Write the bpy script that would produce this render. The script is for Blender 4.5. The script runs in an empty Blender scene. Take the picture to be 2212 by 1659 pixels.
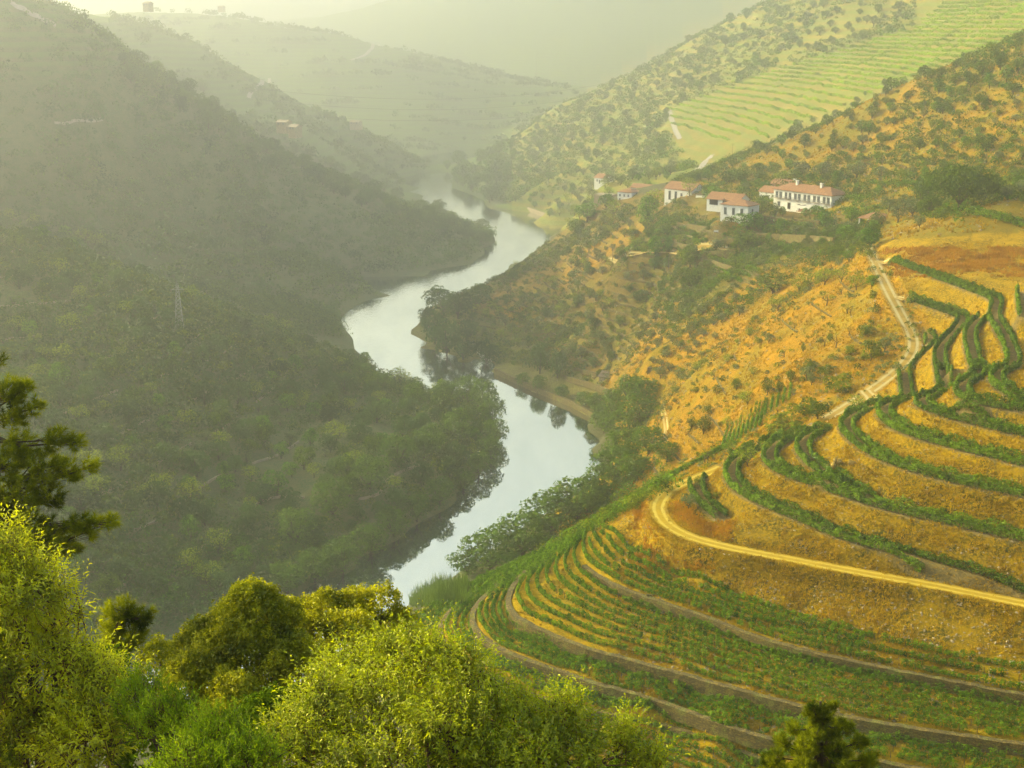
import bpy, math, random
import numpy as np
from mathutils import Vector, Matrix
R = math.radians
rng = np.random.default_rng(7)
random.seed(7)
SC = bpy.context.scene
COL = SC.collection

# ------------------------------------------------------------------ camera
CAMZ, FPX, HORV = 150.0, 3000.0, 60.0
PITCH = math.atan((829.5 - HORV) / FPX)
cam_d = bpy.data.cameras.new('camera'); cam = bpy.data.objects.new('camera', cam_d); COL.objects.link(cam)
cam.location = (0, 0, CAMZ); cam.rotation_euler = (math.pi / 2 - PITCH, 0, 0)
cam_d.sensor_width = 36; cam_d.lens = 36 * FPX / 2212; cam_d.clip_start = 0.1; cam_d.clip_end = 20000
SC.camera = cam

# ------------------------------------------------------------------ sky, sun, exposure
SUN_AZ, SUN_EL = -62.0, 22.0           # azimuth from +Y (ahead), negative to the left
W = bpy.data.worlds.new('World'); SC.world = W; W.use_nodes = True
wn = W.node_tree.nodes; wl = W.node_tree.links
bg = wn['Background']; sky = wn.new('ShaderNodeTexSky'); sky.sky_type = 'NISHITA'; sky.sun_disc = False
sky.sun_elevation = R(SUN_EL); sky.sun_rotation = R(SUN_AZ)
sky.air_density = 1.3; sky.dust_density = 1.0; sky.ozone_density = 0.6
wl.new(sky.outputs[0], bg.inputs[0]); bg.inputs[1].default_value = 0.11
ld = bpy.data.lights.new('sun', 'SUN'); sun = bpy.data.objects.new('sun', ld); COL.objects.link(sun)
ld.energy = 5.0; ld.angle = R(0.6); ld.color = (1.0, 0.85, 0.40)
sdir = Vector((math.sin(R(SUN_AZ)) * math.cos(R(SUN_EL)), math.cos(R(SUN_AZ)) * math.cos(R(SUN_EL)), math.sin(R(SUN_EL))))
sun.rotation_euler = sdir.to_track_quat('Z', 'Y').to_euler(); sun.location = sdir * 300
SC.view_settings.view_transform = 'Standard'; SC.view_settings.look = 'None'
SC.view_settings.exposure = 1.68; SC.view_settings.gamma = 1.0
SC.cycles.max_bounces = 6; SC.cycles.diffuse_bounces = 2; SC.cycles.glossy_bounces = 2
SC.cycles.transmission_bounces = 3; SC.cycles.volume_bounces = 1; SC.cycles.transparent_max_bounces = 4
SC.cycles.use_denoising = True
HAZE_DENSITY = 0.00054

# ------------------------------------------------------------------ survey helpers: sight lines of the place -> world metres
def sl(v):
    b = (829.5 - v) / FPX
    return (math.sin(PITCH) - b * math.cos(PITCH)) / (math.cos(PITCH) + b * math.sin(PITCH))
def PT(u, v, d=None, z=None):
    b = (829.5 - v) / FPX; cy = math.cos(PITCH) + b * math.sin(PITCH)
    s = sl(v)
    if d is None: d = (CAMZ - z) / s
    return ((u - 1106) / FPX / cy * d, d, CAMZ - s * d)
def PX(x, y, z):     # world -> picture, for choosing labels
    dy, dz = y, z - CAMZ
    f = dy * math.cos(PITCH) - dz * math.sin(PITCH); w = dy * math.sin(PITCH) + dz * math.cos(PITCH)
    return 1106 + FPX * x / f, 829.5 - FPX * w / f

# ------------------------------------------------------------------ the lie of the land
CP = []
def cz(z, pts):
    for u, v in pts: CP.append(PT(u, v, z=z))
def cd(pts):
    for u, v, d in pts: CP.append(PT(u, v, d=d))
def cw(pts): CP.extend(pts)
BANK_L = [(300,1450),(500,1350),(640,1290),(760,1230),(880,1140),(980,1060),(1055,1000),(1078,940),(1060,880),(1020,838),(960,848),(900,852),(820,815),(760,755),(738,705),
          (840,640),(930,600),(1000,575),(1050,548),(1064,525)]
BANK_L2 = [(1050,500),(960,455),(870,412),(835,390),(862,384),(905,372),(928,358),(925,342),(940,330),(1000,321),(1080,316)]
BANK_R = [(560,1560),(720,1420),(840,1340),(900,1300),(960,1262),(1010,1225),(1100,1160),(1180,1110),(1240,1075),(1300,1035),(1322,1000),(1310,950),(1290,905),(1240,878),
          (1150,842),(1070,805),(1010,782),(960,762),(925,735),(915,690),(935,660),(1000,642),(1060,612),(1110,590),(1180,558),(1225,528),(1243,497),
          (1200,475),(1150,456),(1095,439),(1050,440),(980,433),(915,425),(903,405),(915,387),(960,370),(1010,350),(1050,335),(1085,322)]
cz(0.4, BANK_L); cz(0.4, BANK_L2); cz(0.4, BANK_R); cw([(x + 3, y + 7, 2.3) for x, y, z in [PT(u, v, z=.4) for u, v in ((1240,878),(1195,860),(1150,842),(1110,824),(1070,805))]])
cz(-5, [(500,1450),(700,1330),(850,1250),(950,1170),(1050,1120),(1130,1060),(1190,1000),(1200,950),(1150,900),(1090,850),(1015,808),(930,790),(860,765),(830,720),
        (870,670),(950,625),(1000,605),(1085,565),(1090,545),(1140,535),(1190,518),(1130,505),(1100,490),(1180,490),(1100,468),(1020,455),(940,440),(885,405),(890,388),(945,362),(975,345),(1030,330)])
# near left slope
cd([(0,500,560),(150,565,550),(240,595,545),(330,620,535),(440,690,525),(560,740,530),(650,765,545),(740,785,560)])
cd([(0,700,480),(200,700,490),(388,706,500),(0,900,400),(150,800,450),(300,900,430),(450,830,470),(600,900,470),(700,850,515),(800,900,500),(900,900,500),(1000,900,515),
    (300,1100,370),(600,1100,400),(800,1050,408),(950,1000,440),(150,1200,340),(600,1230,362),(0,1200,330),(0,1400,290),(-300,600,540),(-300,900,400),(-300,1200,330),(-600,700,480)])
cw([(-200,700,22),(-140,680,12),(-90,665,4),(-45,650,1),(-320,720,50),(-330,820,105)])
# big left hill
cd([(-300,-160,780),(-100,-60,800),(0,-40,830),(150,15,850),(250,105,900),(330,165,930),(440,218,950),(500,255,970),(540,300,975),(640,350,985),(720,380,1000),(800,418,1010),(870,450,1020),(950,478,1010),(1020,500,1000)])
cd([(0,440,740),(200,530,725),(400,620,712),(600,670,705),(0,200,790),(200,270,800),(400,320,860),(300,430,800),(560,420,890),(600,560,800),(800,520,900),(760,600,850),(940,530,935),(700,470,900),(-200,200,760),(-200,440,720)])
cw([(-520,1250,70),(-400,1250,60),(-280,1250,40),(-180,1180,20),(-60,1160,4),(-480,640,200),(-600,760,250),(-800,1000,300),(-900,700,300),(-480,880,190),(-600,1100,150)])  # points left of view: unseen hill, height shaped to shade the left slope
# third and fourth ridges and the far hills
cd([(100,20,1350),(230,38,1400),(320,48,1400),(420,88,1420),(530,158,1440),(600,193,1450),(690,243,1460),(760,268,1470),(850,318,1490),(905,350,1500)])
cd([(540,240,1250),(700,300,1330),(800,350,1370),(350,150,1250)])
cw([(-600,1900,60),(-400,1850,30),(-250,1700,8)])
cd([(240,22,2200),(480,20,2200),(600,45,2200),(740,65,2180),(820,98,2150),(870,106,2100),(960,135,2080),(1060,170,2050),(1200,195,1980),(1290,230,1900)])
cd([(1000,290,1800),(1120,285,1800),(850,250,1850),(700,170,1950),(1180,260,1850)])
cw([(-900,2700,70),(-500,2700,50),(-100,2600,30),(250,2400,25)])
cd([(500,-20,4800),(620,8,4800),(740,40,4000),(830,10,3600),(900,-25,3500),(1050,-60,3400),(1300,-150,3300),(1600,-220,3200),(2200,-260,3300),(2800,-260,3500),(300,-40,5000),(0,-90,5000),(-500,-120,5000)])
cd([(900,90,2900),(1100,130,2700),(1300,140,2600),(1500,60,2700)])
# far right hill
cd([(1110,308,1600),(1150,275,1590),(1200,232,1580),(1280,200,1560),(1400,142,1530),(1500,82,1500),(1640,10,1450),(1800,-70,1400),(2000,-160,1350),(2212,-260,1250),(2500,-380,1150)])
cd([(1010,400,1350),(1080,420,1210),(1160,400,1180),(1200,425,1100),(1290,330,1260),(1250,460,1000),(1330,410,930),(1400,350,1050),(1440,250,1230),(1450,300,1140),(1500,360,1000),(1560,330,980),
    (1600,300,980),(1700,150,1150),(1700,240,1010),(1900,80,1100),(1900,150,980),(2100,0,1050),(2100,70,950),(2212,-40,1000),(2212,20,900),(2500,-150,950),(1500,180,1330),(1640,80,1300),(1350,260,1340)])
# golden hill behind the quinta
RMC = [(1500,390,760),(1600,342,740),(1700,298,710),(1800,250,680),(1900,205,650),(2000,165,620),(2100,135,600),(2212,98,570),(2400,30,540),(2700,-80,520)]
cd(RMC)
for u, v, d in RMC[1:]:
    q = PT(u, v, d=d); f = (d + 130) / d; cw([(q[0]*f, q[1]*f, q[2] - 16)])
cd([(2212,380,470),(2212,250,520),(2100,300,530),(2000,250,585),(1900,350,590),(1900,270,625),(1750,370,620),(1650,390,640),(1560,400,680),(2050,380,500),(2400,300,440),(2500,120,500)])
# quinta shelf
cd([(1740,468,560),(1660,470,565),(1600,468,562),(1545,467,560),(1460,430,664),(1800,450,550),(1880,482,480),(1480,430,650),(1560,446,612),(1420,440,690),(1360,436,720),(1300,430,745),(1300,395,850),(1700,425,590),(1850,440,530),(2040,462,430),
    (1950,500,420),(1820,500,500),(1700,510,528),(1600,510,548)])
# spur and its road, ravine, golden slope
cd([(1330,452,715),(1240,524,735),(1180,556,745),(1130,582,752),(1060,612,752),(1000,648,738),(960,690,690)])
cd([(1400,520,600),(1330,556,610),(1500,547,557),(1600,537,542),(1700,533,525),(1790,545,470),(1250,590,670),(1250,650,640),(1150,640,690),(1050,700,680),(1100,740,655),(1200,750,610),(1300,760,572),(1300,700,615),
    (1400,640,580),(1480,650,525),(1480,720,485),(1560,600,500),(1560,660,480),(1180,800,600),(1330,830,522),(1400,760,480),(1600,750,390),(1700,650,410),(1800,600,412),(1500,900,370),(1430,950,385),(1350,880,470),(1500,800,412),(1700,800,342),(1620,850,335),(1800,730,352),(1850,640,368)])
cd([(1400,1020,370),(1500,1000,325),(1600,940,322),(1420,1060,330),(1350,1100,318)])
ROAD = [(1872,527,87),(1880,545,86.7),(1890,565,86.4),(1905,600,85.6),(1925,640,84),(1950,685,81),(1972,725,78.4),(1974,755,77),(1955,785,75.8),(1925,812,74.8),(1880,845,73.4),(1830,878,72),(1785,905,71)]
ROAD2 = [(1560,1010,67.5),(1500,1035,67),(1450,1055,66.7),(1425,1080,66.6),(1420,1105,66.5),(1440,1135,66.4),(1490,1162,66.3),(1580,1185,66.2),(1700,1207,66.1),(1850,1236,66),(2000,1262,66),(2120,1286,66),(2212,1305,66),(2330,1328,66),(2480,1355,66)]
# patamares: centre line of every planted shelf (picture position, level)
def cA(l): return [(1462.8 + x*.16935, 842.8 + y*.16935) for x, y in l]
def cB(l): return [(1837.4 + x*.16935, 524.4 + y*.16935) for x, y in l]
def cC(l): return [(1837.4 + x*.16935, 767.9 + y*.16935) for x, y in l]
def cE(l): return [(1743.7 + x*.21169, 983.3 + y*.21169) for x, y in l]
SHELF = {
 'P0': (69.4, 66.9, cA([(1000,800),(700,860),(560,930),(400,1010),(270,1110),(225,1230),(265,1350),(380,1500),(560,1640)])),
 'P1': (71.0, 66.7, cA([(1400,600),(1000,760),(820,880),(715,980),(685,1100),(720,1200),(830,1310),(1050,1430),(1300,1540),(1560,1640)]) + cE([(400,860),(800,960),(1200,1090),(1600,1210),(1900,1300),(2212,1400),(2800,1590)])),
 'P2': (73.5, 72.5, cA([(1700,540),(1440,620),(1280,700),(1200,790),(1170,880),(1210,960),(1330,1050),(1550,1140),(1800,1220)]) + cE([(200,345),(450,430),(700,510),(1000,590),(1400,680),(1800,775),(2212,865),(2800,1000)])),
 'P3': (75.2, 73.0, cA([(1900,520),(1720,590),(1620,670),(1590,760),(1640,870),(1760,980),(1900,1080),(2100,1220)]) + cE([(230,210),(350,300),(500,385),(640,450)])),
 'P4': (77.3, 77.0, cC([(450,620),(230,700),(60,780),(-50,870),(-50,970),(50,1090),(250,1240),(500,1360),(900,1500),(1300,1600)]) + cE([(1800,335),(2212,415),(2800,530)])),
 'P5': (80.2, 80.2, cC([(700,590),(520,640),(420,700),(430,800),(560,920),(800,1020),(1100,1110),(1400,1190),(1800,1290),(2212,1395),(2800,1540)])),
 'P6': (83.4, 83.5, cC([(1250,450),(1000,560),(870,620),(1000,700),(1300,800),(1600,870),(1900,950),(2212,1020),(2800,1150)])),
 'P7': (86.2, 86.2, cC([(1740,240),(1560,320),(1430,400),(1410,500),(1500,580),(1700,620),(1950,670),(2212,710),(2800,800)])),
 'P8': (88.2, 86.8, cB([(500,225),(700,305),(1100,450),(1500,595),(1780,700),(1870,760),(1850,850),(1820,970),(1900,1100),(1985,1250),(2070,1450),(2080,1600)]) + cC([(2000,185),(1870,260),(1850,370),(1990,480),(2212,585),(2600,665)])),
 'S1': (78.8, 75.4, cB([(940,1160),(1040,1240),(980,1320),(850,1430),(720,1560),(690,1650)]) + cC([(680,200),(695,350),(715,520),(720,640)])),
 'S2': (84.2, 81.0, cB([(700,705),(1000,805),(1350,930),(1450,985),(1400,1090),(1230,1270),(1130,1400),(1150,1640)]) + cC([(1155,150),(1185,350),(1200,440),(1210,540)])),
 'S3': (86.4, 84.6, cB([(1700,960),(1600,1050),(1505,1180),(1560,1450),(1620,1640)]) + cC([(1640,150),(1620,260),(1600,330)])),
 'P9': (92.0, 92.0, cB([(2190,640),(2200,760),(2225,950)])),
}
def interp_line(pts, z0, z1, step):
    """world polyline at nearly constant level, resampled every step metres"""
    n = len(pts); w = []
    L = np.cumsum([0] + [math.dist(pts[i], pts[i+1]) for i in range(n-1)]); L /= L[-1]
    for (u, v), t in zip(pts, L): w.append(PT(u, v, z=z0 + (z1 - z0) * t))
    return resample(np.array(w), step)
def resample(w, step, smooth=2):
    w = np.asarray(w, float)
    for _ in range(smooth):                  # Chaikin corner cutting
        q = 0.75 * w[:-1] + 0.25 * w[1:]; r = 0.25 * w[:-1] + 0.75 * w[1:]
        w = np.vstack([w[:1], np.stack([q, r], 1).reshape(-1, w.shape[1]), w[-1:]])
    s = np.r_[0, np.cumsum(np.linalg.norm(np.diff(w[:, :2], axis=0), axis=1))]
    m = max(2, int(s[-1] / step) + 1); t = np.linspace(0, s[-1], m)
    return np.stack([np.interp(t, s, w[:, k]) for k in range(w.shape[1])], 1)
SHELF_W = {k: interp_line(p, a, b, 1.0) for k, (a, b, p) in SHELF.items()}
for k, w in SHELF_W.items(): cw([tuple(p) for p in w[::9]])
ROAD_W = resample([PT(u, v, z=z) for u, v, z in ROAD], 1.0)
ROAD2_W = resample([PT(u, v, z=z) for u, v, z in ROAD2], 1.0)
cw([tuple(p) for p in ROAD_W[::14]]); cw([tuple(p) for p in ROAD2_W[::12]])
cw([tuple(ROAD_W[-1] * .6 + ROAD2_W[0] * .4), tuple(ROAD_W[-1] * .3 + ROAD2_W[0] * .7)])
cd([(2030,579,357),(2120,586,350),(2212,594,344),(1990,532,380),(2100,537,374),(2212,541,370),(2180,440,398),(2212,480,390),(2400,470,380),(2400,600,338)])
cd([(2300,700,285),(2400,800,262)])
# lower vineyard: the crest line of each dry-stone wall
LV = {
 'T': (61.0, 60.0, [(1300,1142),(1330,1152),(1352,1172),(1390,1205),(1450,1232),(1532,1264),(1654,1309),(1777,1342),(1899,1378),(2062,1415),(2212,1444),(2450,1490)]),
 'A': (58.8, 58.5, [(1262,1158),(1254,1180),(1254,1200),(1264,1217),(1290,1238),(1345,1268),(1405,1288),(1430,1297),(1532,1330),(1654,1379),(1777,1411),(1940,1444),(2103,1476),(2212,1497),(2450,1545)]),
 'B': (55.6, 55.4, [(1250,1158),(1180,1200),(1124,1249),(1104,1285),(1105,1309),(1119,1328),(1151,1347),(1205,1371),(1260,1393),(1300,1406),(1341,1415),(1395,1431),(1491,1456),(1654,1501),(1764,1529),(1858,1550),(1981,1570),(2212,1603),(2450,1640)]),
 'C': (52.8, 52.2, [(1238,1162),(1150,1212),(1080,1262),(1032,1308),(1024,1336),(1037,1363),(1064,1385),(1103,1407),(1151,1426),(1219,1447),(1260,1463),(1303,1477),(1368,1493),(1480,1528),(1600,1575),(1750,1610),(1950,1650),(2212,1695)]),
 'D': (49.8, 49.4, [(1200,1185),(1110,1230),(1030,1280),(965,1330),(950,1370),(1000,1420),(1060,1455),(1130,1490),(1230,1520),(1340,1542),(1442,1562),(1530,1592),(1646,1635),(1760,1672),(1900,1710),(2212,1780)]),
}
LV_W = {k: interp_line(p, a, b, 1.0) for k, (a, b, p) in LV.items()}
for k, w in LV_W.items(): cw([tuple(p) for p in w[::12]])
cd([(1160,1200,262),(1050,1250,256),(970,1285,250),(890,1318,244),(880,1400,215),(960,1480,195)])
cw([(-30,300,10),(0,320,12),(30,345,14),(50,330,26),(-10,285,24),(-70,230,22),(-40,200,32)])
# the viewer's own hillside
cw([(0,0,148.3),(-15,0,148),(15,0,148.5),(0,12,141.5),(-12,14,139.5),(12,14,141),(0,30,129),(-20,30,126),(15,30,129),(0,60,109),(-30,60,100),(40,60,112),(0,90,88),(-50,100,70),(60,90,95),
    (20,130,62),(60,125,66),(-20,140,52),(-60,160,40),(100,140,78),(0,-30,158),(-60,-20,150),(60,-20,160),(-120,60,100),(-150,160,55),(-130,250,15),(140,60,125),(160,150,110),(200,220,120),
    (0,-200,210),(-400,0,90),(400,0,190),(350,250,180),(-400,300,30),(0,-1500,300),(-1500,-500,200),(1500,-500,350),(1200,600,320),(-1500,1500,200),(-1200,500,150),(-4000,3000,300),(4500,2500,350),(0,7500,350),(-3000,6500,350),(3500,6500,350)])
CPA = np.array(CP)
def fit_rbf(P, lam=0.02, c=1.0):
    X = P[:, :2]; n = len(X)
    D = np.sqrt(((X[:, None] - X[None]) ** 2).sum(-1) + c * c)
    A = np.zeros((n + 3, n + 3)); A[:n, :n] = -D + 0
    A[:n, :n][np.diag_indices(n)] += lam * 10
    A[:n, n] = 1; A[:n, n+1:] = X / 1000; A[n:, :n] = A[:n, n:].T
    b = np.r_[P[:, 2], 0, 0, 0]
    return X, np.linalg.solve(A, b), c
RB = fit_rbf(CPA)
def rbf(x, y):
    X, w, c = RB; sh = x.shape; x = x.ravel(); y = y.ravel(); out = np.empty_like(x)
    for i in range(0, len(x), 4000):
        xx = x[i:i+4000]; yy = y[i:i+4000]
        D = np.sqrt((xx[:, None] - X[None, :, 0]) ** 2 + (yy[:, None] - X[None, :, 1]) ** 2 + c * c)
        out[i:i+4000] = -D @ w[:-3] + w[-3] + (xx * w[-2] + yy * w[-1]) / 1000
    return out.reshape(sh)
def vnoise(x, y, s, seed=0):
    """smooth value noise"""
    x = x / s; y = y / s; xi = np.floor(x).astype(np.int64); yi = np.floor(y).astype(np.int64)
    fx = x - xi; fy = y - yi; fx = fx*fx*(3-2*fx); fy = fy*fy*(3-2*fy)
    def h(a, b):
        n = (a * 374761393 + b * 668265263 + seed * 974634777) & 0xffffffff
        n = ((n ^ (n >> 13)) * 1274126177) & 0xffffffff
        return ((n ^ (n >> 16)) & 0xffff) / 65535.0
    return (h(xi, yi)*(1-fx) + h(xi+1, yi)*fx)*(1-fy) + (h(xi, yi+1)*(1-fx) + h(xi+1, yi+1)*fx)*fy
def fbm(x, y, s, o=4, seed=0):
    t = 0; a = 1; n = 0
    for k in range(o): t = t + a * vnoise(x, y, s / 2**k, seed + k); n += a; a *= .55
    return t / n
# polar grid
az = np.r_[np.arange(-180, -60, 4.0), np.arange(-60, -22.5, .6), np.arange(-22.5, 22.5, .07), np.arange(22.5, 60, .6), np.arange(60, 180.1, 4.0)]
def geo(a, b, k): return np.exp(np.arange(math.log(a), math.log(b), math.log(k)))
rr = np.r_[0.5, geo(2, 130, 1.035), geo(130, 160, 1.006), geo(160, 275, 1.0024), geo(275, 760, 1.0052), geo(760, 1700, 1.0085), geo(1700, 11000, 1.022)]
azr = np.radians(az)
GX = np.sin(azr)[None, :] * rr[:, None]; GY = np.cos(azr)[None, :] * rr[:, None]
ci = np.unique(np.r_[np.arange(0, len(rr), 3), len(rr)-1]); cj = np.unique(np.r_[np.arange(0, len(az), 4), np.where(abs(az) > 22)[0], len(az)-1])
Zc = rbf(GX[np.ix_(ci, cj)], GY[np.ix_(ci, cj)])
tmp = np.empty((len(ci), len(az)))
for k in range(len(ci)): tmp[k] = np.interp(az, az[cj], Zc[k])
GZ = np.empty(GX.shape)
lr = np.log(rr)
for j in range(len(az)): GZ[:, j] = np.interp(lr, lr[ci], tmp[:, j])
# flatten shelves and roads, step the dry-stone terraces
def near_poly(x, y, w, rad):
    """distance and level of nearest sample of polyline w, for points within its box"""
    d = np.full(x.shape, 1e9); z = np.zeros(x.shape); sg = np.zeros(x.shape); ix = np.zeros(x.shape, int)
    for i in range(0, len(x), 3000):
        dx = x[i:i+3000, None] - w[None, :, 0]; dy = y[i:i+3000, None] - w[None, :, 1]
        q = dx*dx + dy*dy; k = q.argmin(1); r = np.arange(len(k))
        tx = np.gradient(w[:, 0])[k]; ty = np.gradient(w[:, 1])[k]; tl = np.hypot(tx, ty) + 1e-9
        along = (dx[r, k]*tx + dy[r, k]*ty) / tl; perp = (tx*dy[r, k] - ty*dx[r, k]) / tl
        end = ((k == 0) & (along < 0)) | ((k == len(w)-1) & (along > 0))
        d[i:i+3000] = np.where(end, np.sqrt(q[r, k]), np.abs(perp)); sg[i:i+3000] = perp; z[i:i+3000] = w[k, 2]; ix[i:i+3000] = k
    return d, z, sg, ix
def sst(a, b, x):
    t = np.clip((x - a) / (b - a), 0, 1); return t*t*(3-2*t)
PLAT = np.full(GX.shape, 99.0)      # metres from the nearest shelf centre
def flatten(w, half, edge):
    m = (GX > w[:, 0].min()-5) & (GX < w[:, 0].max()+5) & (GY > w[:, 1].min()-5) & (GY < w[:, 1].max()+5)
    x = GX[m]; y = GY[m]
    d, z, sg, ix = near_poly(x, y, w, half + edge)
    k = 1 - sst(half, half + edge, d); g = GZ[m]; GZ[m] = g * (1-k) + z * k
    return m, d
for k_, w in SHELF_W.items():
    m, d = flatten(w, 1.7, 1.1)
    PLAT[m] = np.minimum(PLAT[m], d)
ROADD = np.full(GX.shape, 99.0)
for w in (ROAD_W, ROAD2_W):
    m, d = flatten(w, 2.1, 1.5); ROADD[m] = np.minimum(ROADD[m], d)
# lower vineyard walls: ground is 1.9 m lower at the foot of each wall, planted floors slope gently
WALLH = {'A': 1.7, 'B': 1.4, 'C': 1.4, 'D': 1.1}
m = (GY > 140) & (GY < 275) & (GX > -30) & (GX < 110)
xs, ys = GX[m], GY[m]; off = np.zeros(xs.shape)
SD = {k: near_poly(xs, ys, w, 99) for k, w in LV_W.items()}
# polyline runs from the nose to the right; uphill lies on its left side (positive sg)
order = ['A', 'B', 'C', 'D']
LVMASK = np.zeros(xs.shape)
for i, k in enumerate(order):
    d, z, sg, ix = SD[k]; n = len(LV_W[k])
    fade = sst(6, 34, ix.astype(float))
    if i + 1 < len(order): dl = np.maximum(SD[order[i+1]][2], 0.01)
    else: dl = np.full(xs.shape, 12.0)
    below = (sg < -0.02) & (SD[order[i+1]][2] >= -0.02 if i + 1 < len(order) else (sg > -14))
    t = np.clip(-sg / (-sg + dl), 0, 1)
    off = np.where(below, -WALLH[k] * (1 - t) ** 1.2 * fade, off)
GZ[m] += off
inlv = (SD['T'][2] < 0) & (SD['D'][2] > -12)
LVM = np.zeros(GX.shape); LVM[m] = inlv
# small-scale roughness (never inside the river, little on shelves and tracks)
rgh = sst(0.5, 4, GZ) * (.12 + .88 * sst(2.4, 5, np.minimum(PLAT, ROADD))) * (1 - .8 * LVM)
far = sst(260, 800, GY)
GZ += rgh * ((fbm(GX, GY, 5, 4, 3) - .5) * (.5 + .9 * far) + (fbm(GX, GY, 38, 4, 9) - .5) * 7 * far + (fbm(GX, GY, 160, 4, 19) - .5) * 9 * sst(900, 2200, GY))
def H(x, y):
    x = np.asarray(x, float); y = np.asarray(y, float)
    a = np.degrees(np.arctan2(x, y)); l = np.log(np.maximum(np.hypot(x, y), .51))
    j = np.clip(np.searchsorted(az, a) - 1, 0, len(az)-2); i = np.clip(np.searchsorted(lr, l) - 1, 0, len(lr)-2)
    fa = np.clip((a - az[j]) / (az[j+1] - az[j]), 0, 1); fl = np.clip((l - lr[i]) / (lr[i+1] - lr[i]), 0, 1)
    return (GZ[i, j]*(1-fa) + GZ[i, j+1]*fa)*(1-fl) + (GZ[i+1, j]*(1-fa) + GZ[i+1, j+1]*fa)*fl
# ------------------------------------------------------------------ mesh and object helpers
def mesh_np(name, V, F, mats=(), fm=None, smooth=False):
    me = bpy.data.meshes.new(name); V = np.asarray(V, np.float32).reshape(-1, 3)
    if isinstance(F, np.ndarray):
        k = F.shape[1]; me.vertices.add(len(V)); me.vertices.foreach_set('co', V.ravel())
        me.loops.add(F.size); me.loops.foreach_set('vertex_index', F.astype(np.int32).ravel())
        me.polygons.add(len(F)); me.polygons.foreach_set('loop_start', np.arange(0, F.size, k, dtype=np.int32))
        me.update(calc_edges=True)
    else: me.from_pydata(V.tolist(), [], F)
    for m in mats: me.materials.append(m)
    if fm is not None: me.polygons.foreach_set('material_index', np.asarray(fm, np.int32))
    if smooth: me.polygons.foreach_set('use_smooth', np.ones(len(me.polygons), bool))
    me.update(); return me
def ob(name, me, parent=None, loc=None, rz=0, sc=None):
    o = bpy.data.objects.new(name, me); COL.objects.link(o)
    if parent is not None: o.parent = parent
    if loc is not None: o.location = loc
    if rz: o.rotation_euler = (0, 0, rz)
    if sc is not None: o.scale = sc
    return o
def tag(o, label=None, cat=None, group=None, kind=None):
    if label: o['label'] = label
    if cat: o['category'] = cat
    if group: o['group'] = group
    if kind: o['kind'] = kind
    return o
class MB:                                   # collects polygons
    def __init__(s): s.V = []; s.F = []
    def add(s, V, F):
        n = len(s.V); s.V += [tuple(map(float, p)) for p in V]; s.F += [tuple(int(i) + n for i in f) for f in F]; return s
    def box(s, x0, x1, y0, y1, z0, z1):
        return s.add([(x0,y0,z0),(x1,y0,z0),(x1,y1,z0),(x0,y1,z0),(x0,y0,z1),(x1,y0,z1),(x1,y1,z1),(x0,y1,z1)],
                     [(0,3,2,1),(4,5,6,7),(0,1,5,4),(1,2,6,5),(2,3,7,6),(3,0,4,7)])
    def tube(s, path, rad, k=5):
        path = [Vector(p) for p in path]; n = len(path); V = []; F = []
        for i, p in enumerate(path):
            t = (path[min(i+1, n-1)] - path[max(i-1, 0)]).normalized(); a = t.orthogonal().normalized(); b = t.cross(a)
            r = rad[i] if hasattr(rad, '__len__') else rad
            for j in range(k): q = 2*math.pi*j/k; V.append(p + a*math.cos(q)*r + b*math.sin(q)*r)
        for i in range(n-1):
            for j in range(k): F.append((i*k+j, i*k+(j+1)%k, (i+1)*k+(j+1)%k, (i+1)*k+j))
        F.append(tuple(range(k))[::-1]); F.append(tuple(range((n-1)*k, n*k)))
        return s.add(V, F)
    def me(s, name, mats=(), smooth=False): return mesh_np(name, s.V, s.F, mats, smooth=smooth)

# ------------------------------------------------------------------ materials
def newmat(name):
    m = bpy.data.materials.new(name); m.use_nodes = True; nt = m.node_tree
    return m, nt, nt.nodes, nt.links, nt.nodes['Principled BSDF']
def mixc(N, L, a, b, f, mode='MIX'):
    x = N.new('ShaderNodeMix'); x.data_type = 'RGBA'; x.blend_type = mode
    for s, v in ((6, a), (7, b), (0, f)):
        if hasattr(v, 'links') or isinstance(v, bpy.types.NodeSocket): L.new(v, x.inputs[s])
        else: x.inputs[s].default_value = (*v, 1) if s != 0 and len(v) == 3 else v
    return x.outputs[2]
def noise(N, L, scale, detail=4, rough=.6, vec=None, dist=0):
    n = N.new('ShaderNodeTexNoise'); n.inputs['Scale'].default_value = scale; n.inputs['Detail'].default_value = detail
    n.inputs['Roughness'].default_value = rough; n.inputs['Distortion'].default_value = dist
    if vec is None:
        g = N.new('ShaderNodeNewGeometry'); vec = g.outputs['Position']
    L.new(vec, n.inputs['Vector']); return n.outputs['Fac']
def ramp(N, L, f, a, b):
    r = N.new('ShaderNodeMapRange'); r.inputs['From Min'].default_value = a; r.inputs['From Max'].default_value = b; r.clamp = True
    L.new(f, r.inputs['Value']); return r.outputs[0]
def plain(name, c, rough=.8, c2=None, scale=2.0, bump=0, bscale=20, metal=0):
    m, nt, N, L, B = newmat(name); B.inputs['Roughness'].default_value = rough; B.inputs['Metallic'].default_value = metal
    B.inputs['Specular IOR Level'].default_value = .25
    c2 = c2 or tuple(v * .72 for v in c)
    L.new(mixc(N, L, c, c2, ramp(N, L, noise(N, L, scale), .35, .7)), B.inputs['Base Color'])
    if bump:
        b = N.new('ShaderNodeBump'); b.inputs['Strength'].default_value = bump; b.inputs['Distance'].default_value = .1
        L.new(noise(N, L, bscale, 3), b.inputs['Height']); L.new(b.outputs[0], B.inputs['Normal'])
    return m
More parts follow.
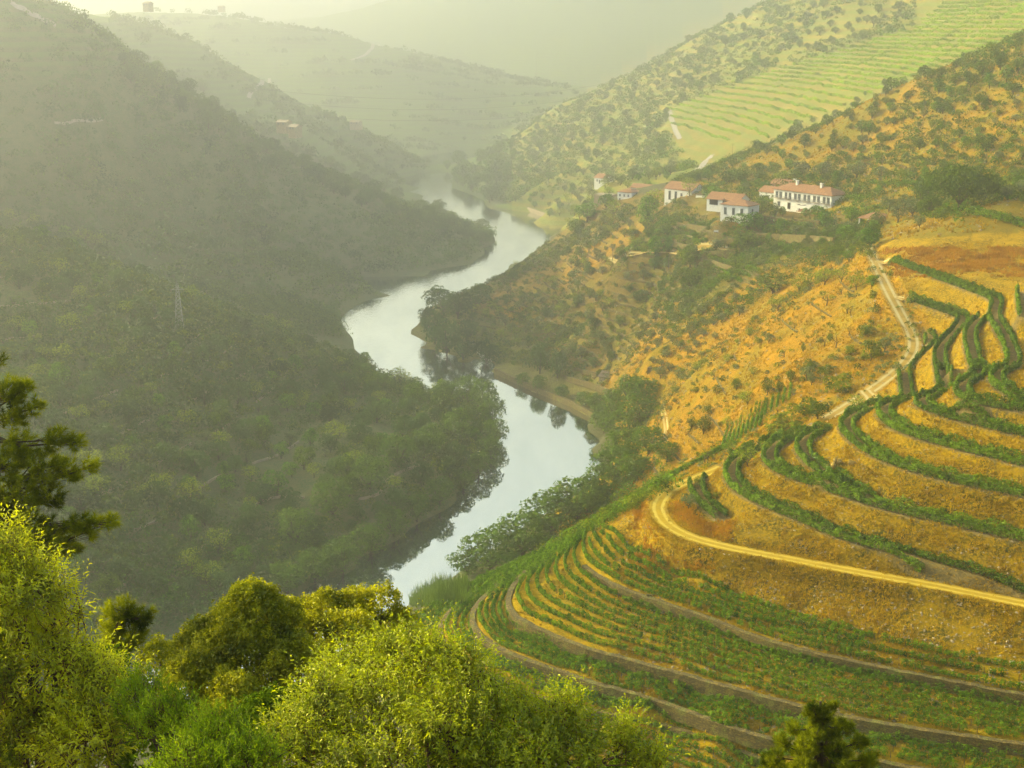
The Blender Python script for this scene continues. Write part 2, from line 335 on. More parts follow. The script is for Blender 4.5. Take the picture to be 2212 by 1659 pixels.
def leafmat(name, c1, c2, trans=.35, gloss=0.0, scale=.15, tcol=None):
    m, nt, N, L, B = newmat(name); N.remove(B); out = N['Material Output']
    g = N.new('ShaderNodeNewGeometry'); oi = N.new('ShaderNodeObjectInfo')
    f = N.new('ShaderNodeMath'); f.operation = 'MULTIPLY_ADD'; f.inputs[1].default_value = .55
    L.new(g.outputs['Random Per Island'], f.inputs[0])
    f2 = N.new('ShaderNodeMath'); f2.operation = 'MULTIPLY'; f2.inputs[1].default_value = .45; L.new(oi.outputs['Random'], f2.inputs[0]); L.new(f2.outputs[0], f.inputs[2])
    c = mixc(N, L, c1, c2, f.outputs[0])
    c = mixc(N, L, c, tuple(v * .55 for v in c1), ramp(N, L, noise(N, L, scale, 2), .45, .7))
    d = N.new('ShaderNodeBsdfDiffuse'); t = N.new('ShaderNodeBsdfTranslucent'); mx = N.new('ShaderNodeMixShader'); mx.inputs[0].default_value = trans
    L.new(c, d.inputs[0])
    tc = mixc(N, L, c, tcol or (1.0, 1.0, .35), 1.0, 'MULTIPLY'); tb = N.new('ShaderNodeBrightContrast'); tb.inputs[1].default_value = .0; L.new(tc, tb.inputs[0]); L.new(tb.outputs[0], t.inputs[0])
    L.new(d.outputs[0], mx.inputs[1]); L.new(t.outputs[0], mx.inputs[2]); s = mx.outputs[0]
    if gloss:
        gl = N.new('ShaderNodeBsdfGlossy'); gl.inputs['Roughness'].default_value = .45; gl.inputs[0].default_value = (.9, .9, .35, 1)
        m2 = N.new('ShaderNodeMixShader'); m2.inputs[0].default_value = gloss; L.new(s, m2.inputs[1]); L.new(gl.outputs[0], m2.inputs[2]); s = m2.outputs[0]
    L.new(s, out.inputs['Surface']); return m
M = {}
M['vine'] = leafmat('vine_leaves', (.018,.085,.002), (.24,.40,.005), .32, .02, .8)
M['vine_low'] = leafmat('bush_vine_leaves', (.06,.17,.003), (.30,.45,.007), .38, 0, .8)
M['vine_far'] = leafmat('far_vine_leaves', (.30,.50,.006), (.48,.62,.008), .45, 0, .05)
M['olive'] = leafmat('olive_leaves', (0.140,0.182,0.063), (0.238,0.280,0.098), .25, 0, .4)
M['almond'] = leafmat('almond_leaves', (0.225,0.315,0.015), (0.360,0.405,0.022), .4, 0, .4)
M['oak'] = leafmat('oak_leaves', (.05,.10,.006), (.20,.29,.012), .3, 0, .4)
M['garden'] = leafmat('garden_tree_leaves', (.05,.15,.005), (.24,.40,.012), .35, 0, .4)
M['river'] = leafmat('riverside_leaves', (0.098,0.182,0.018), (0.168,0.266,0.021), .35, 0, .3)
M['scrub'] = leafmat('scrub_leaves', (.09,.14,.006), (.32,.36,.012), .35, 0, .4)
M['dark'] = leafmat('dark_scrub_leaves', (.08,.15,.03), (.14,.22,.04), .3, 0, .05)
M['pine'] = leafmat('pine_needles', (.05,.10,.004), (.56,.56,.008), .42, .02, 1.4)
M['fg_almond'] = leafmat('long_leaves', (.22,.30,.002), (.82,.80,.007), .58, .06, 1.6)
M['fg_oak'] = leafmat('small_round_leaves', (.17,.21,.002), (.74,.66,.006), .5, .04, 1.6)
M['fg_green'] = leafmat('fine_green_leaves', (.18,.32,.003), (.56,.62,.010), .5, .03, 1.6)
M['reed'] = leafmat('reed_leaves', (.12,.2,.03), (.2,.3,.05), .35)
M['bark'] = plain('bark', (.11,.075,.045), .95, (.05,.035,.022), 3, .6, 12)
M['twig'] = plain('red_brown_twigs', (.16,.07,.03), .8, (.09,.045,.02), 3)
M['straw'] = leafmat('dry_grass_blades', (.50,.32,.004), (.60,.40,.012), .35, 0, .2, tcol=(1,.9,.5))
M['rust'] = leafmat('rusty_bracken', (.50,.25,.005), (.58,.34,.01), .35, 0, .2, tcol=(1,.8,.4))
M['white'] = plain('whitewash', (.80,.79,.74), .9, (.68,.66,.60), 1.2)
M['roof'] = None
M['stone'] = plain('schist_stone', (.17,.125,.035), .95, (.06,.058,.022), 2.2, 1.0, 5)
def stonemat(name, c1, c2, sc):
    m, nt, N, L, B = newmat(name); B.inputs['Roughness'].default_value = .95; g = N.new('ShaderNodeNewGeometry'); mp = N.new('ShaderNodeMapping'); mp.inputs['Scale'].default_value = (1, 1, 2.2); L.new(g.outputs['Position'], mp.inputs[0])
    v = N.new('ShaderNodeTexVoronoi'); v.inputs['Scale'].default_value = sc; L.new(mp.outputs[0], v.inputs['Vector']); e = N.new('ShaderNodeTexVoronoi'); e.feature = 'DISTANCE_TO_EDGE'; e.inputs['Scale'].default_value = sc; L.new(mp.outputs[0], e.inputs['Vector'])
    sp = N.new('ShaderNodeSeparateColor'); L.new(v.outputs['Color'], sp.inputs[0]); c = mixc(N, L, c1, c2, sp.outputs[0]); c = mixc(N, L, c, (.22,.22,.03), ramp(N, L, noise(N, L, .5, 4), .52, .68)); c = mixc(N, L, (.03,.025,.015), c, ramp(N, L, e.outputs['Distance'], .0, .09))
    L.new(c, B.inputs['Base Color']); b = N.new('ShaderNodeBump'); b.inputs['Strength'].default_value = 1; b.inputs['Distance'].default_value = .15; L.new(e.outputs['Distance'], b.inputs['Height']); L.new(b.outputs[0], B.inputs['Normal']); return m
M['stone'] = stonemat('dry_laid_schist', (.24,.165,.025), (.09,.07,.015), 2.4)
M['stone_pale'] = plain('pale_stone', (.42,.34,.22), .95, (.24,.19,.12), .8, 1.0, 3)
M['rock'] = plain('schist_rock', (.20,.16,.11), .95, (.42,.34,.20), .8, .8, 5)
M['glass'] = plain('window_glass', (.04,.05,.06), .15, (.07,.08,.09))
M['frame'] = plain('grey_joinery', (.30,.31,.29), .7)
M['iron'] = plain('galvanised_steel', (.40,.41,.40), .7)
M['wood'] = plain('weathered_wood', (.16,.12,.08), .9)
M['darkin'] = plain('dark_doorway', (.035,.03,.025), .9)
M['wire'] = plain('cable', (.05,.05,.05), .7)
M['blue'] = plain('blue_letter', (.10,.16,.35), .6, (.10,.16,.35))
def roofmat():
    m, nt, N, L, B = newmat('clay_tiles'); B.inputs['Roughness'].default_value = .9
    tc = N.new('ShaderNodeTexCoord'); w = N.new('ShaderNodeTexWave'); w.wave_type = 'BANDS'; w.bands_direction = 'X'; w.inputs['Scale'].default_value = 4; w.inputs['Distortion'].default_value = .3
    L.new(tc.outputs['Object'], w.inputs['Vector'])
    c = mixc(N, L, (.42,.20,.07), (.27,.125,.05), ramp(N, L, noise(N, L, 1.2), .35, .65)); c = mixc(N, L, c, (.2,.09,.05), ramp(N, L, noise(N, L, 9, 2), .5, .8))
    L.new(c, B.inputs['Base Color'])
    b = N.new('ShaderNodeBump'); b.inputs['Strength'].default_value = .6; b.inputs['Distance'].default_value = .08; L.new(w.outputs[0], b.inputs['Height']); L.new(b.outputs[0], B.inputs['Normal'])
    return m
M['roof'] = roofmat()
def roadmat(nme, ca, cb, cr):
    m, nt, N, L, B = newmat(nme); B.inputs['Roughness'].default_value = 1; B.inputs['Specular IOR Level'].default_value = .1
    uv = N.new('ShaderNodeUVMap'); sp = N.new('ShaderNodeSeparateXYZ'); L.new(uv.outputs[0], sp.inputs[0])
    # two wheel ruts along the track, grass strip between
    a = N.new('ShaderNodeMath'); a.operation = 'SUBTRACT'; L.new(sp.outputs[0], a.inputs[0]); a.inputs[1].default_value = .5
    b = N.new('ShaderNodeMath'); b.operation = 'ABSOLUTE'; L.new(a.outputs[0], b.inputs[0])
    c = N.new('ShaderNodeMath'); c.operation = 'SUBTRACT'; L.new(b.outputs[0], c.inputs[0]); c.inputs[1].default_value = .24
    d = N.new('ShaderNodeMath'); d.operation = 'ABSOLUTE'; L.new(c.outputs[0], d.inputs[0])
    rut = ramp(N, L, d.outputs[0], .13, .05)
    nz = noise(N, L, .7, 5)
    g = mixc(N, L, ca, cb, ramp(N, L, nz, .3, .7))
    L.new(mixc(N, L, g, cr, rut), B.inputs['Base Color'])
    bp = N.new('ShaderNodeBump'); bp.inputs['Strength'].default_value = .5; bp.inputs['Distance'].default_value = .06; L.new(noise(N, L, 6, 4), bp.inputs['Height']); L.new(bp.outputs[0], B.inputs['Normal'])
    return m
M['road'] = roadmat('packed_earth_track', (.44,.29,.05), (.34,.21,.03), (.50,.41,.18)); M['road2'] = roadmat('golden_earth_track', (.48,.31,.012), (.34,.22,.012), (.56,.41,.06))
M['tar'] = plain('pale_road', (.42,.38,.30), .95, (.33,.30,.24), .5)
def groundmat():
    m, nt, N, L, B = newmat('hillside_ground'); B.inputs['Roughness'].default_value = 1; B.inputs['Specular IOR Level'].default_value = .05
    at = N.new('ShaderNodeAttribute'); at.attribute_name = 'cover'
    a2 = N.new('ShaderNodeAttribute'); a2.attribute_name = 'cover_dark'
    # fine mottling of stones, soil and dry tufts; its grain runs down the slopes
    n1 = noise(N, L, 2.0, 6, .78); n2 = noise(N, L, .22, 5, .65); n3 = noise(N, L, 4.5, 3, .7)
    gp = N.new('ShaderNodeNewGeometry'); sz = N.new('ShaderNodeSeparateXYZ'); L.new(gp.outputs['Position'], sz.inputs[0])
    zz = N.new('ShaderNodeMath'); zz.operation = 'MULTIPLY_ADD'; zz.inputs[1].default_value = .19; L.new(sz.outputs[2], zz.inputs[0]); nw = N.new('ShaderNodeMath'); nw.operation = 'MULTIPLY'; nw.inputs[1].default_value = 2.2; L.new(noise(N, L, .008, 3), nw.inputs[0]); L.new(nw.outputs[0], zz.inputs[2])
    fr = N.new('ShaderNodeMath'); fr.operation = 'FRACT'; L.new(zz.outputs[0], fr.inputs[0]); stp = ramp(N, L, fr.outputs[0], .42, .58)
    tm = N.new('ShaderNodeMath'); tm.operation = 'MULTIPLY'; L.new(stp, tm.inputs[0]); L.new(at.outputs['Alpha'], tm.inputs[1])
    f = N.new('ShaderNodeMath'); f.operation = 'MULTIPLY'; L.new(ramp(N, L, n1, .43, .55), f.inputs[0]); L.new(ramp(N, L, n2, .3, .6), f.inputs[1])
    c = mixc(N, L, at.outputs[0], a2.outputs[0], f.outputs[0])
    c = mixc(N, L, c, (.40,.33,.15), ramp(N, L, n3, .70, .78))
    c = mixc(N, L, c, (.16,.26,.035), tm.outputs[0])
    L.new(c, B.inputs['Base Color'])
    b = N.new('ShaderNodeBump'); b.inputs['Strength'].default_value = 1.0; b.inputs['Distance'].default_value = .45
    L.new(n1, b.inputs['Height']); b2 = N.new('ShaderNodeBump'); b2.inputs['Strength'].default_value = .8; b2.inputs['Distance'].default_value = 1.2
    L.new(n2, b2.inputs['Height']); L.new(b2.outputs[0], b.inputs['Normal']); L.new(b.outputs[0], B.inputs['Normal'])
    return m
M['ground'] = groundmat()
def watermat():
    m, nt, N, L, B = newmat('river_water'); out = N['Material Output']; N.remove(B)
    g = N.new('ShaderNodeNewGeometry'); mp = N.new('ShaderNodeMapping'); mp.inputs['Scale'].default_value = (.55, .22, 1); L.new(g.outputs['Position'], mp.inputs[0])
    calm = ramp(N, L, noise(N, L, .006, 2), .40, .62)
    n = noise(N, L, 1.0, 3, .6, mp.outputs[0])
    b = N.new('ShaderNodeBump'); b.inputs['Distance'].default_value = .10; L.new(n, b.inputs['Height'])
    sx = N.new('ShaderNodeSeparateXYZ'); L.new(g.outputs['Position'], sx.inputs[0])
    far = ramp(N, L, sx.outputs[1], 520, 640)
    st = N.new('ShaderNodeMath'); st.operation = 'MULTIPLY_ADD'; st.inputs[1].default_value = .9; st.inputs[2].default_value = .10; L.new(far, st.inputs[0]); L.new(st.outputs[0], b.inputs['Strength'])
    gl = N.new('ShaderNodeBsdfGlossy'); gl.inputs['Roughness'].default_value = .03; L.new(b.outputs[0], gl.inputs['Normal'])
    m3 = N.new('ShaderNodeMapping'); m3.inputs['Scale'].default_value = (.05, .012, 1); m3.inputs['Rotation'].default_value = (0, 0, .5); L.new(g.outputs['Position'], m3.inputs[0]); wind = ramp(N, L, noise(N, L, 1.0, 4, .6, m3.outputs[0], .3), .38, .66)
    L.new(mixc(N, L, (.82, .84, .75), (.73, .76, .69), wind), gl.inputs[0]); rg = N.new('ShaderNodeMapRange'); rg.inputs['To Min'].default_value = .02; rg.inputs['To Max'].default_value = .07; L.new(wind, rg.inputs['Value']); L.new(rg.outputs[0], gl.inputs['Roughness'])
    df = N.new('ShaderNodeBsdfDiffuse'); df.inputs[0].default_value = (.05, .075, .055, 1)
    lw = N.new('ShaderNodeLayerWeight'); lw.inputs[0].default_value = .5; L.new(b.outputs[0], lw.inputs['Normal'])
    mx = N.new('ShaderNodeMixShader'); L.new(ramp(N, L, lw.outputs['Facing'], -.2, .95), mx.inputs[0]); L.new(df.outputs[0], mx.inputs[1]); L.new(gl.outputs[0], mx.inputs[2]); L.new(mx.outputs[0], out.inputs['Surface'])
    return m
M['water'] = watermat()

# ------------------------------------------------------------------ ground sheet with its land cover
def inpoly(u, v, poly):
    r = np.zeros(u.shape, bool); n = len(poly); j = n - 1
    for i in range(n):
        xi, yi = poly[i]; xj, yj = poly[j]
        c = ((yi > v) != (yj > v)) & (u < (xj - xi) * (v - yi) / (yj - yi + 1e-12) + xi); r ^= c; j = i
    return r
def _px():
    dz = GZ - CAMZ; f = GY * math.cos(PITCH) - dz * math.sin(PITCH); f = np.where(f < 1, np.nan, f)
    w = GY * math.sin(PITCH) + dz * math.cos(PITCH)
    return 1106 + FPX * GX / f, 829.5 - FPX * w / f
GU, GV = _px(); GU = np.nan_to_num(GU, nan=-9e5); GV = np.nan_to_num(GV, nan=-9e5)
near = GY < 700
Z_GS = [(1330,850),(1390,740),(1560,640),(1700,560),(1880,520),(2010,700),(1990,790),(1830,900),(1480,1120),(1330,1050)]
Z_SP = [(880,820),(880,600),(1330,430),(1480,400),(1900,470),(1880,560),(1700,600),(1500,680),(1380,760),(1330,870),(1250,900)]
Z_RM = [(1440,400),(1700,300),(2212,60),(2900,-200),(2900,520),(2212,500),(1900,520),(1700,440),(1450,430)]
Z_FR = [(940,460),(1080,300),(1640,-20),(2212,-400),(2900,-500),(2900,200),(2212,110),(1700,300),(1500,390),(1240,500)]
Z_FV = [(1440,235),(1640,165),(1980,60),(2090,-40),(2900,-400),(2900,100),(2212,90),(1860,215),(1700,290),(1540,360),(1450,300)]
Z_FV2 = [(1500,370),(1700,270),(1900,180),(2212,90),(2212,60),(1750,225),(1560,340)]
def grd(a): return np.array(a)[None, None, :]
C1 = np.zeros(GX.shape + (3,)); C2 = np.zeros_like(C1)
def setc(mask, a, b): C1[mask] = a; C2[mask] = b
allm = np.ones(GX.shape, bool)
setc(allm, (.13,.125,.05), (.075,.085,.035))
far_ = GY > 1180; setc(far_, (.16,.20,.06), (.10,.15,.04))
leftm = (GX < 5) & (GY < 1250) & (GY > 280); setc(leftm, (.20,.185,.07), (.09,.15,.04))
mfr = inpoly(GU, GV, Z_FR) & (GY > 780) & (GX > 0); setc(mfr, (.42,.31,.05), (.18,.20,.03))
mfv = (inpoly(GU, GV, Z_FV) & (GY > 780)); setc(mfv, (.36,.27,.05), (.22,.21,.03))
mrm = inpoly(GU, GV, Z_RM) & (GY < 790) & (GX > 30); setc(mrm, (.44,.23,.004), (.15,.14,.012))
msp = inpoly(GU, GV, Z_SP) & (GY < 800) & (GY > 470) & (GX > -60); setc(msp, (.30,.18,.02), (.11,.10,.03))
mgs = inpoly(GU, GV, Z_GS) & (GY < 640) & (GY > 270); setc(mgs, (.48,.24,.002), (.17,.13,.012))
mno = (GX > 12) & (GY > 178) & (GY < 420) & (GU > 1200) & ~mgs & ~mrm; setc(mno, (.50,.30,.002), (.12,.10,.008))
mbk = mno & (GU > 1450) & (GV > 1000); setc(mbk, (.40,.245,.002), (.055,.06,.010))
lvm = LVM > .5; setc(lvm, (.50,.31,.003), (.27,.22,.006))
mfg = (np.hypot(GX, GY) < 150) & (GZ > 62); setc(mfg, (.22,.17,.05), (.08,.09,.03))
sh = PLAT < 1.8; setc(sh, (.33,.24,.07), (.15,.12,.05))
# broad patches and wandering edges
p1 = fbm(GX, GY, 26, 4, 31)[..., None]; p2 = fbm(GX, GY, 70, 3, 41)[..., None]
mixa = np.clip((p1 - .42) / .2, 0, 1) * .55
scr = ((mrm | msp | mfr) * 1.0)[..., None]
C1 = C1 * (1 - scr * mixa) + C2 * scr * mixa
C1 *= (.82 + .36 * p2)
gold = np.clip((fbm(GX, GY, 45, 3, 77) - .5) / .12, 0, 1)[..., None] * ((msp & (GZ > 9)) * 1.0)[..., None] * .7
C1 = C1 * (1 - gold) + grd((.58,.29,.006)) * gold
C1[(msp & (GZ < 9))] = (.26,.23,.05)
rst = np.clip((fbm(GX, GY, 14, 3, 87) - .52) / .1, 0, 1)[..., None] * (inpoly(GU, GV, [(1880,530),(2212,540),(2212,600),(1930,570)]) | inpoly(GU, GV, [(1380,1090),(1400,1080),(1440,1170),(1540,1230),(1400,1200)]))[..., None] * .8
C1 = C1 * (1 - rst) + grd((.54,.28,.005)) * rst
nr, na = GX.shape; idx = np.arange(nr*na).reshape(nr, na)
F = np.stack([idx[:-1,:-1], idx[:-1,1:], idx[1:,1:], idx[1:,:-1]], -1).reshape(-1,4)
F = F[:, ::-1]
tme = mesh_np('terrain', np.stack([GX, GY, GZ], -1), F, [M['ground']], smooth=True)
TERR = np.zeros(GX.shape); TERR[far_ & (GX < 500)] = .4; TERR[mfr] = .45; TERR[leftm & (GY > 700) & inpoly(GU, GV, [(-300,-300),(150,0),(240,70),(330,130),(200,160),(-300,170)])] = .5
TERR[inpoly(GU, GV, [(740,0),(1300,-300),(1700,-300),(1600,120),(1200,190),(900,110)]) & (GY > 2200)] = .5
gp_ = np.clip((fbm(GX, GY, 9, 5, 97) - .48) / .16, 0, 1)[..., None] * ((mgs | mrm | msp) * .5)[..., None]; C1 = C1 * (1 - gp_) + grd((.25,.25,.012)) * gp_
for nme, C in (('cover', C1), ('cover_dark', C2)):
    ca = tme.color_attributes.new(nme, 'FLOAT_COLOR', 'POINT'); ca.data.foreach_set('color', np.concatenate([C, TERR[..., None]], -1).astype(np.float32).ravel())
tag(ob('terrain', tme), kind='structure')
tag(ob('river_water', mesh_np('river_water', [(-900,150,0),(900,150,0),(900,2600,0),(-900,2600,0)], [(0,1,2,3)], [M['water']])), kind='structure')
def ribbon(name, w, half, up, mat, k=7):
    tx = np.gradient(w[:, 0]); ty = np.gradient(w[:, 1]); l = np.hypot(tx, ty) + 1e-9; V = []; UV = []
    for j in range(k):
        o = (j / (k-1) * 2 - 1) * half; x = w[:, 0] - ty/l*o; y = w[:, 1] + tx/l*o
        V.append(np.stack([x, y, np.maximum(H(x, y), w[:, 2]*.7 + H(x, y)*.3) + up], 1)); 
    n = len(w); V = np.stack(V, 1); ii = np.arange(n*k).reshape(n, k)
    Fq = np.stack([ii[:-1,:-1], ii[:-1,1:], ii[1:,1:], ii[1:,:-1]], -1).reshape(-1,4)
    me = mesh_np(name, V, Fq, [mat], smooth=True); uv = me.uv_layers.new(name='UVMap')
    U = np.zeros((len(Fq)*4, 2), np.float32); U[:, 0] = (Fq.ravel() % k) / (k-1); U[:, 1] = Fq.ravel() // k; uv.data.foreach_set('uv', U.ravel())
    return tag(ob(name, me), kind='structure')
ribbon('dirt_road', ROAD_W, 1.9, .07, M['road']); ribbon('dirt_road', ROAD2_W, 1.6, .07, M['road2'])

# point on the ground seen along a sight line
_ds = np.exp(np.arange(math.log(60), math.log(6000), .0035))
def ground(u, v, dmin=60):
    b = (829.5 - v) / FPX; cy = math.cos(PITCH) + b * math.sin(PITCH); s = sl(v); ds = _ds[_ds >= dmin]
    x = (u - 1106) / FPX / cy * ds; h = H(x, ds); k = np.nonzero(h >= CAMZ - s * ds)[0]
    if len(k) == 0: return None
    k = k[0]; return (float(x[k]), float(ds[k]), float(h[k]))
# ------------------------------------------------------------------ foliage builders
def unit(n, g=rng):
    v = g.normal(size=(n, 3)); return v / np.linalg.norm(v, axis=1, keepdims=True)
def cards(P, Nn, size, g=rng, asp=.62, jit=.7):
    """one small leaf-spray quad per point, roughly facing Nn"""
    n = len(P); d = Nn + jit * unit(n, g); d /= np.linalg.norm(d, axis=1, keepdims=True) + 1e-9
    a = np.cross(d, unit(n, g)); a /= np.linalg.norm(a, axis=1, keepdims=True) + 1e-9; b = np.cross(d, a)
    s = (size * g.uniform(.6, 1.3, n))[:, None] * .5
    V = np.stack([P - a*s, P - b*s*asp, P + a*s, P + b*s*asp], 1).reshape(-1, 3)
    return V, np.arange(4*n).reshape(n, 4)
def lumps_crown(lumps, n, size, g, inner=.55, jit=.7):
    L = np.array(lumps, float); w = L[:, 3] * L[:, 4]; w /= w.sum(); k = g.choice(len(L), n, p=w)
    d = unit(n, g); d[:, 2] = np.where(d[:, 2] < -.35, -d[:, 2], d[:, 2])
    r = g.uniform(inner, 1.0, n) ** .6
    P = L[k, :3] + d * np.stack([L[k, 3], L[k, 3], L[k, 4]], 1) * r[:, None]
    return cards(P, d, size, g, jit=jit)
KIND = {   # height, crown radius, crown bottom share, lumps, leaf sprays, spray size, material, trunk radius
 'olive':  (4.6, 2.3, .15, 9, 620, .42, 'olive', .22), 'almond': (4.6, 2.6, .18, 12, 430, .36, 'almond', .16),
 'oak':    (6.0, 3.2, .03, 12, 900, .5, 'oak', .28), 'garden': (6.0, 2.9, .04, 11, 900, .5, 'garden', .22),
 'bush':   (2.6, 1.8, .0, 7, 520, .34, 'scrub', .08), 'river': (11, 5.0, .0, 16, 1500, .7, 'river', .35),
 'dark':   (6.0, 3.4, .0, 11, 900, .6, 'dark', .25), 'cypress': (5.0, .55, .02, 9, 420, .3, 'oak', .12),
 'stone_pine': (13.5, 12.5, .22, 30, 5600, .8, 'oak', .6),
 'poplar': (13, 2.6, .08, 14, 1100, .6, 'garden', .3), 'bare': (3.6, 1.9, .35, 7, 70, .25, 'almond', .14)}
CROWN = {}; TRUNK = {}
def build_proto(kind, seed):
    g = np.random.default_rng(seed * 31 + len(kind)); h, r, cb, nl, nc, sz, mat, tr = KIND[kind]
    L = []; tips = []
    for i in range(nl):
        a = i * 2.399 + g.uniform(-.5, .5); q = (i + .5) / nl
        if kind in ('cypress', 'poplar'):
            zz = h * (cb + (1 - cb) * q * .93); rad = r * (math.sin(min(1, (1 - q) * 1.25 + .12) * math.pi / 2)) * .8
            L.append((g.normal() * r * .12, g.normal() * r * .12, zz, rad, h / nl * 1.3))
        else:
            zz_ = 1 - 2 * q; hr_ = math.sqrt(1 - zz_ * zz_); lr_ = r * g.uniform(.36, .56); hv = h * (1 - cb) / 2
            L.append((hr_ * r * .62 * math.cos(a), hr_ * r * .62 * math.sin(a), h * cb + hv + zz_ * hv * .62 + g.normal() * .1, lr_, min(lr_, hv * .6)))
        tips.append(L[-1][:3])
    V, Fq = lumps_crown(L, nc, sz, g)
    CROWN[kind, seed] = mesh_np('crown', V, Fq, [M[mat]])
    t = MB(); base = Vector((0, 0, -.5)); fork = Vector((g.normal() * .15, g.normal() * .15, h * max(cb, .12) * .8 + .3))
    t.tube([base, base.lerp(fork, .5) + Vector((.08, -.05, 0)), fork], [tr * 1.3, tr, tr * .85], 6)
    for p in tips[::2][:6]: 
        q = Vector(p); m_ = fork.lerp(q, .5) + Vector((0, 0, -.12 * h)) * .4
        t.tube([fork, m_, q], [tr * .6, tr * .38, tr * .12], 4)
        if kind in ('bare', 'almond'):
            for _ in range(5 if kind == 'bare' else 3):
                e = q + Vector(unit(1, g)[0]) * r * .6; e.z = max(e.z, q.z - .2); t.tube([m_.lerp(q, g.uniform(.3, 1)), e], [tr * .2, tr * .05], 3)
    TRUNK[kind, seed] = t.me('trunk', [M['bark']])
for kd in KIND:
    for sd in range(3): build_proto(kd, sd)
NAME = {'stone_pine': ('umbrella_pine', 'tree'), 'olive': ('olive_tree', 'tree'), 'almond': ('almond_tree', 'tree'), 'oak': ('oak_tree', 'tree'), 'garden': ('garden_tree', 'tree'), 'bush': ('round_bush', 'bush'),
        'river': ('riverside_tree', 'tree'), 'dark': ('woodland_tree', 'tree'), 'cypress': ('cypress_tree', 'tree'), 'poplar': ('poplar_tree', 'tree'), 'bare': ('bare_tree', 'tree')}
LOOK = {'stone_pine': 'huge dark spreading umbrella pine', 'olive': 'grey-green olive tree', 'almond': 'open yellow-green almond tree', 'oak': 'dark green oak', 'garden': 'bright green garden tree', 'bush': 'low round yellow-green bush',
        'river': 'full green riverside tree', 'dark': 'shaded dull green tree', 'cypress': 'slim dark cypress', 'poplar': 'tall upright green tree', 'bare': 'nearly leafless dry tree'}
LAND = {'the ruined stone barn': (1330,820), 'the red-roofed villa': (1740,440), 'the low white annexe': (1595,455), 'the white farmhouse by the slope': (1475,415), 'the two-storey white cottage': (1355,425),
        'the small white house far up': (1298,385), 'the open pillared shelter': (1880,478), 'the bend of the dirt track': (1974,740), 'the top end of the dirt track': (1872,527), 'the hairpin of the lower track': (1420,1100),
        'the track fork above the nose': (1795,895), 'the big umbrella pine': (2070,440), 'the lattice pylon': (388,700), 'the tip of the wooded spur': (915,690), 'the tip of the far left hill': (1062,520),
        'the stone quay': (1200,860), 'the far river wall': (1170,460), 'the river bend below the left slope': (1060,930), 'the small blue-lettered sign': (1545,520), 'the corner of the pool of water': (1315,1010),
        'the stone ruin on the golden slope': (1400,750), 'the crest of the near left slope': (240,590), 'the foot of the near left slope': (640,1250), 'the clearing under the left slope': (560,960), 'the stone steps in the vineyard': (1412,1300),
        'the top right corner of the vineyard': (2190,460), 'the bright far vineyard': (1640,230), 'the left end of the far terraces': (1445,240), 'the crest above the far terraces': (1500,80), 'the shaded middle of the left slope': (330,900)}
ORD = ['nearest', 'second', 'third', 'fourth', 'fifth', 'sixth', 'seventh', 'eighth', 'ninth', 'tenth', 'eleventh', 'twelfth', 'thirteenth', 'fourteenth', 'fifteenth', 'sixteenth', 'seventeenth', 'eighteenth', 'nineteenth', 'twentieth']
PEND = []
TREES = []
def nth(k):
    if k < 20: return ORD[k]
    k += 1; return '%d%s' % (k, 'th' if 10 <= k % 100 <= 20 else {1: 'st', 2: 'nd', 3: 'rd'}.get(k % 10, 'th'))
def place(kind, p, h=None, group=None, w=None, simple=False, look=None):
    sd = int(rng.integers(3)); H0, R0 = KIND[kind][0], KIND[kind][1]
    sz = (h / H0) if h else rng.uniform(.75, 1.2); sw = (w / (2 * R0)) if w else sz * rng.uniform(.9, 1.15)
    nm, cat = NAME[kind]; r = bpy.data.objects.new(nm, None); COL.objects.link(r); r.location = (p[0], p[1], p[2] - .1); r.rotation_euler = (0, 0, rng.uniform(0, 6.28)); r.scale = (sw, sw, sz)
    r.empty_display_size = .5; r['category'] = cat; r['group'] = group or 'scattered trees'
    for nme, D in (('crown', CROWN), ('trunk', TRUNK)):
        c = bpy.data.objects.new(nme, D[kind, sd]); COL.objects.link(c); c.parent = r
    u, v = PX(p[0], p[1], p[2] + H0 * sz * .5)
    look = look or LOOK[kind]
    PEND.append((r, look, u, v)); TREES.append((p[0], p[1]))
    return r
def finish_labels():
    G = {}
    for r, look, u, v in PEND:
        nm, (a, b) = min(LAND.items(), key=lambda t: math.hypot(t[1][0] - u, t[1][1] - v)); dx, dy = u - a, v - b
        d = ('to the right of' if dx > 0 else 'to the left of') if abs(dx) > abs(dy) else ('below' if dy > 0 else 'above')
        G.setdefault((look, d, nm), []).append((math.hypot(dx, dy), r))
    for (look, d, nm), L in G.items():
        L.sort(key=lambda t: t[0])
        for k, (_, r) in enumerate(L): r['label'] = '%s %s %s %s' % (nth(k), look, d, nm)
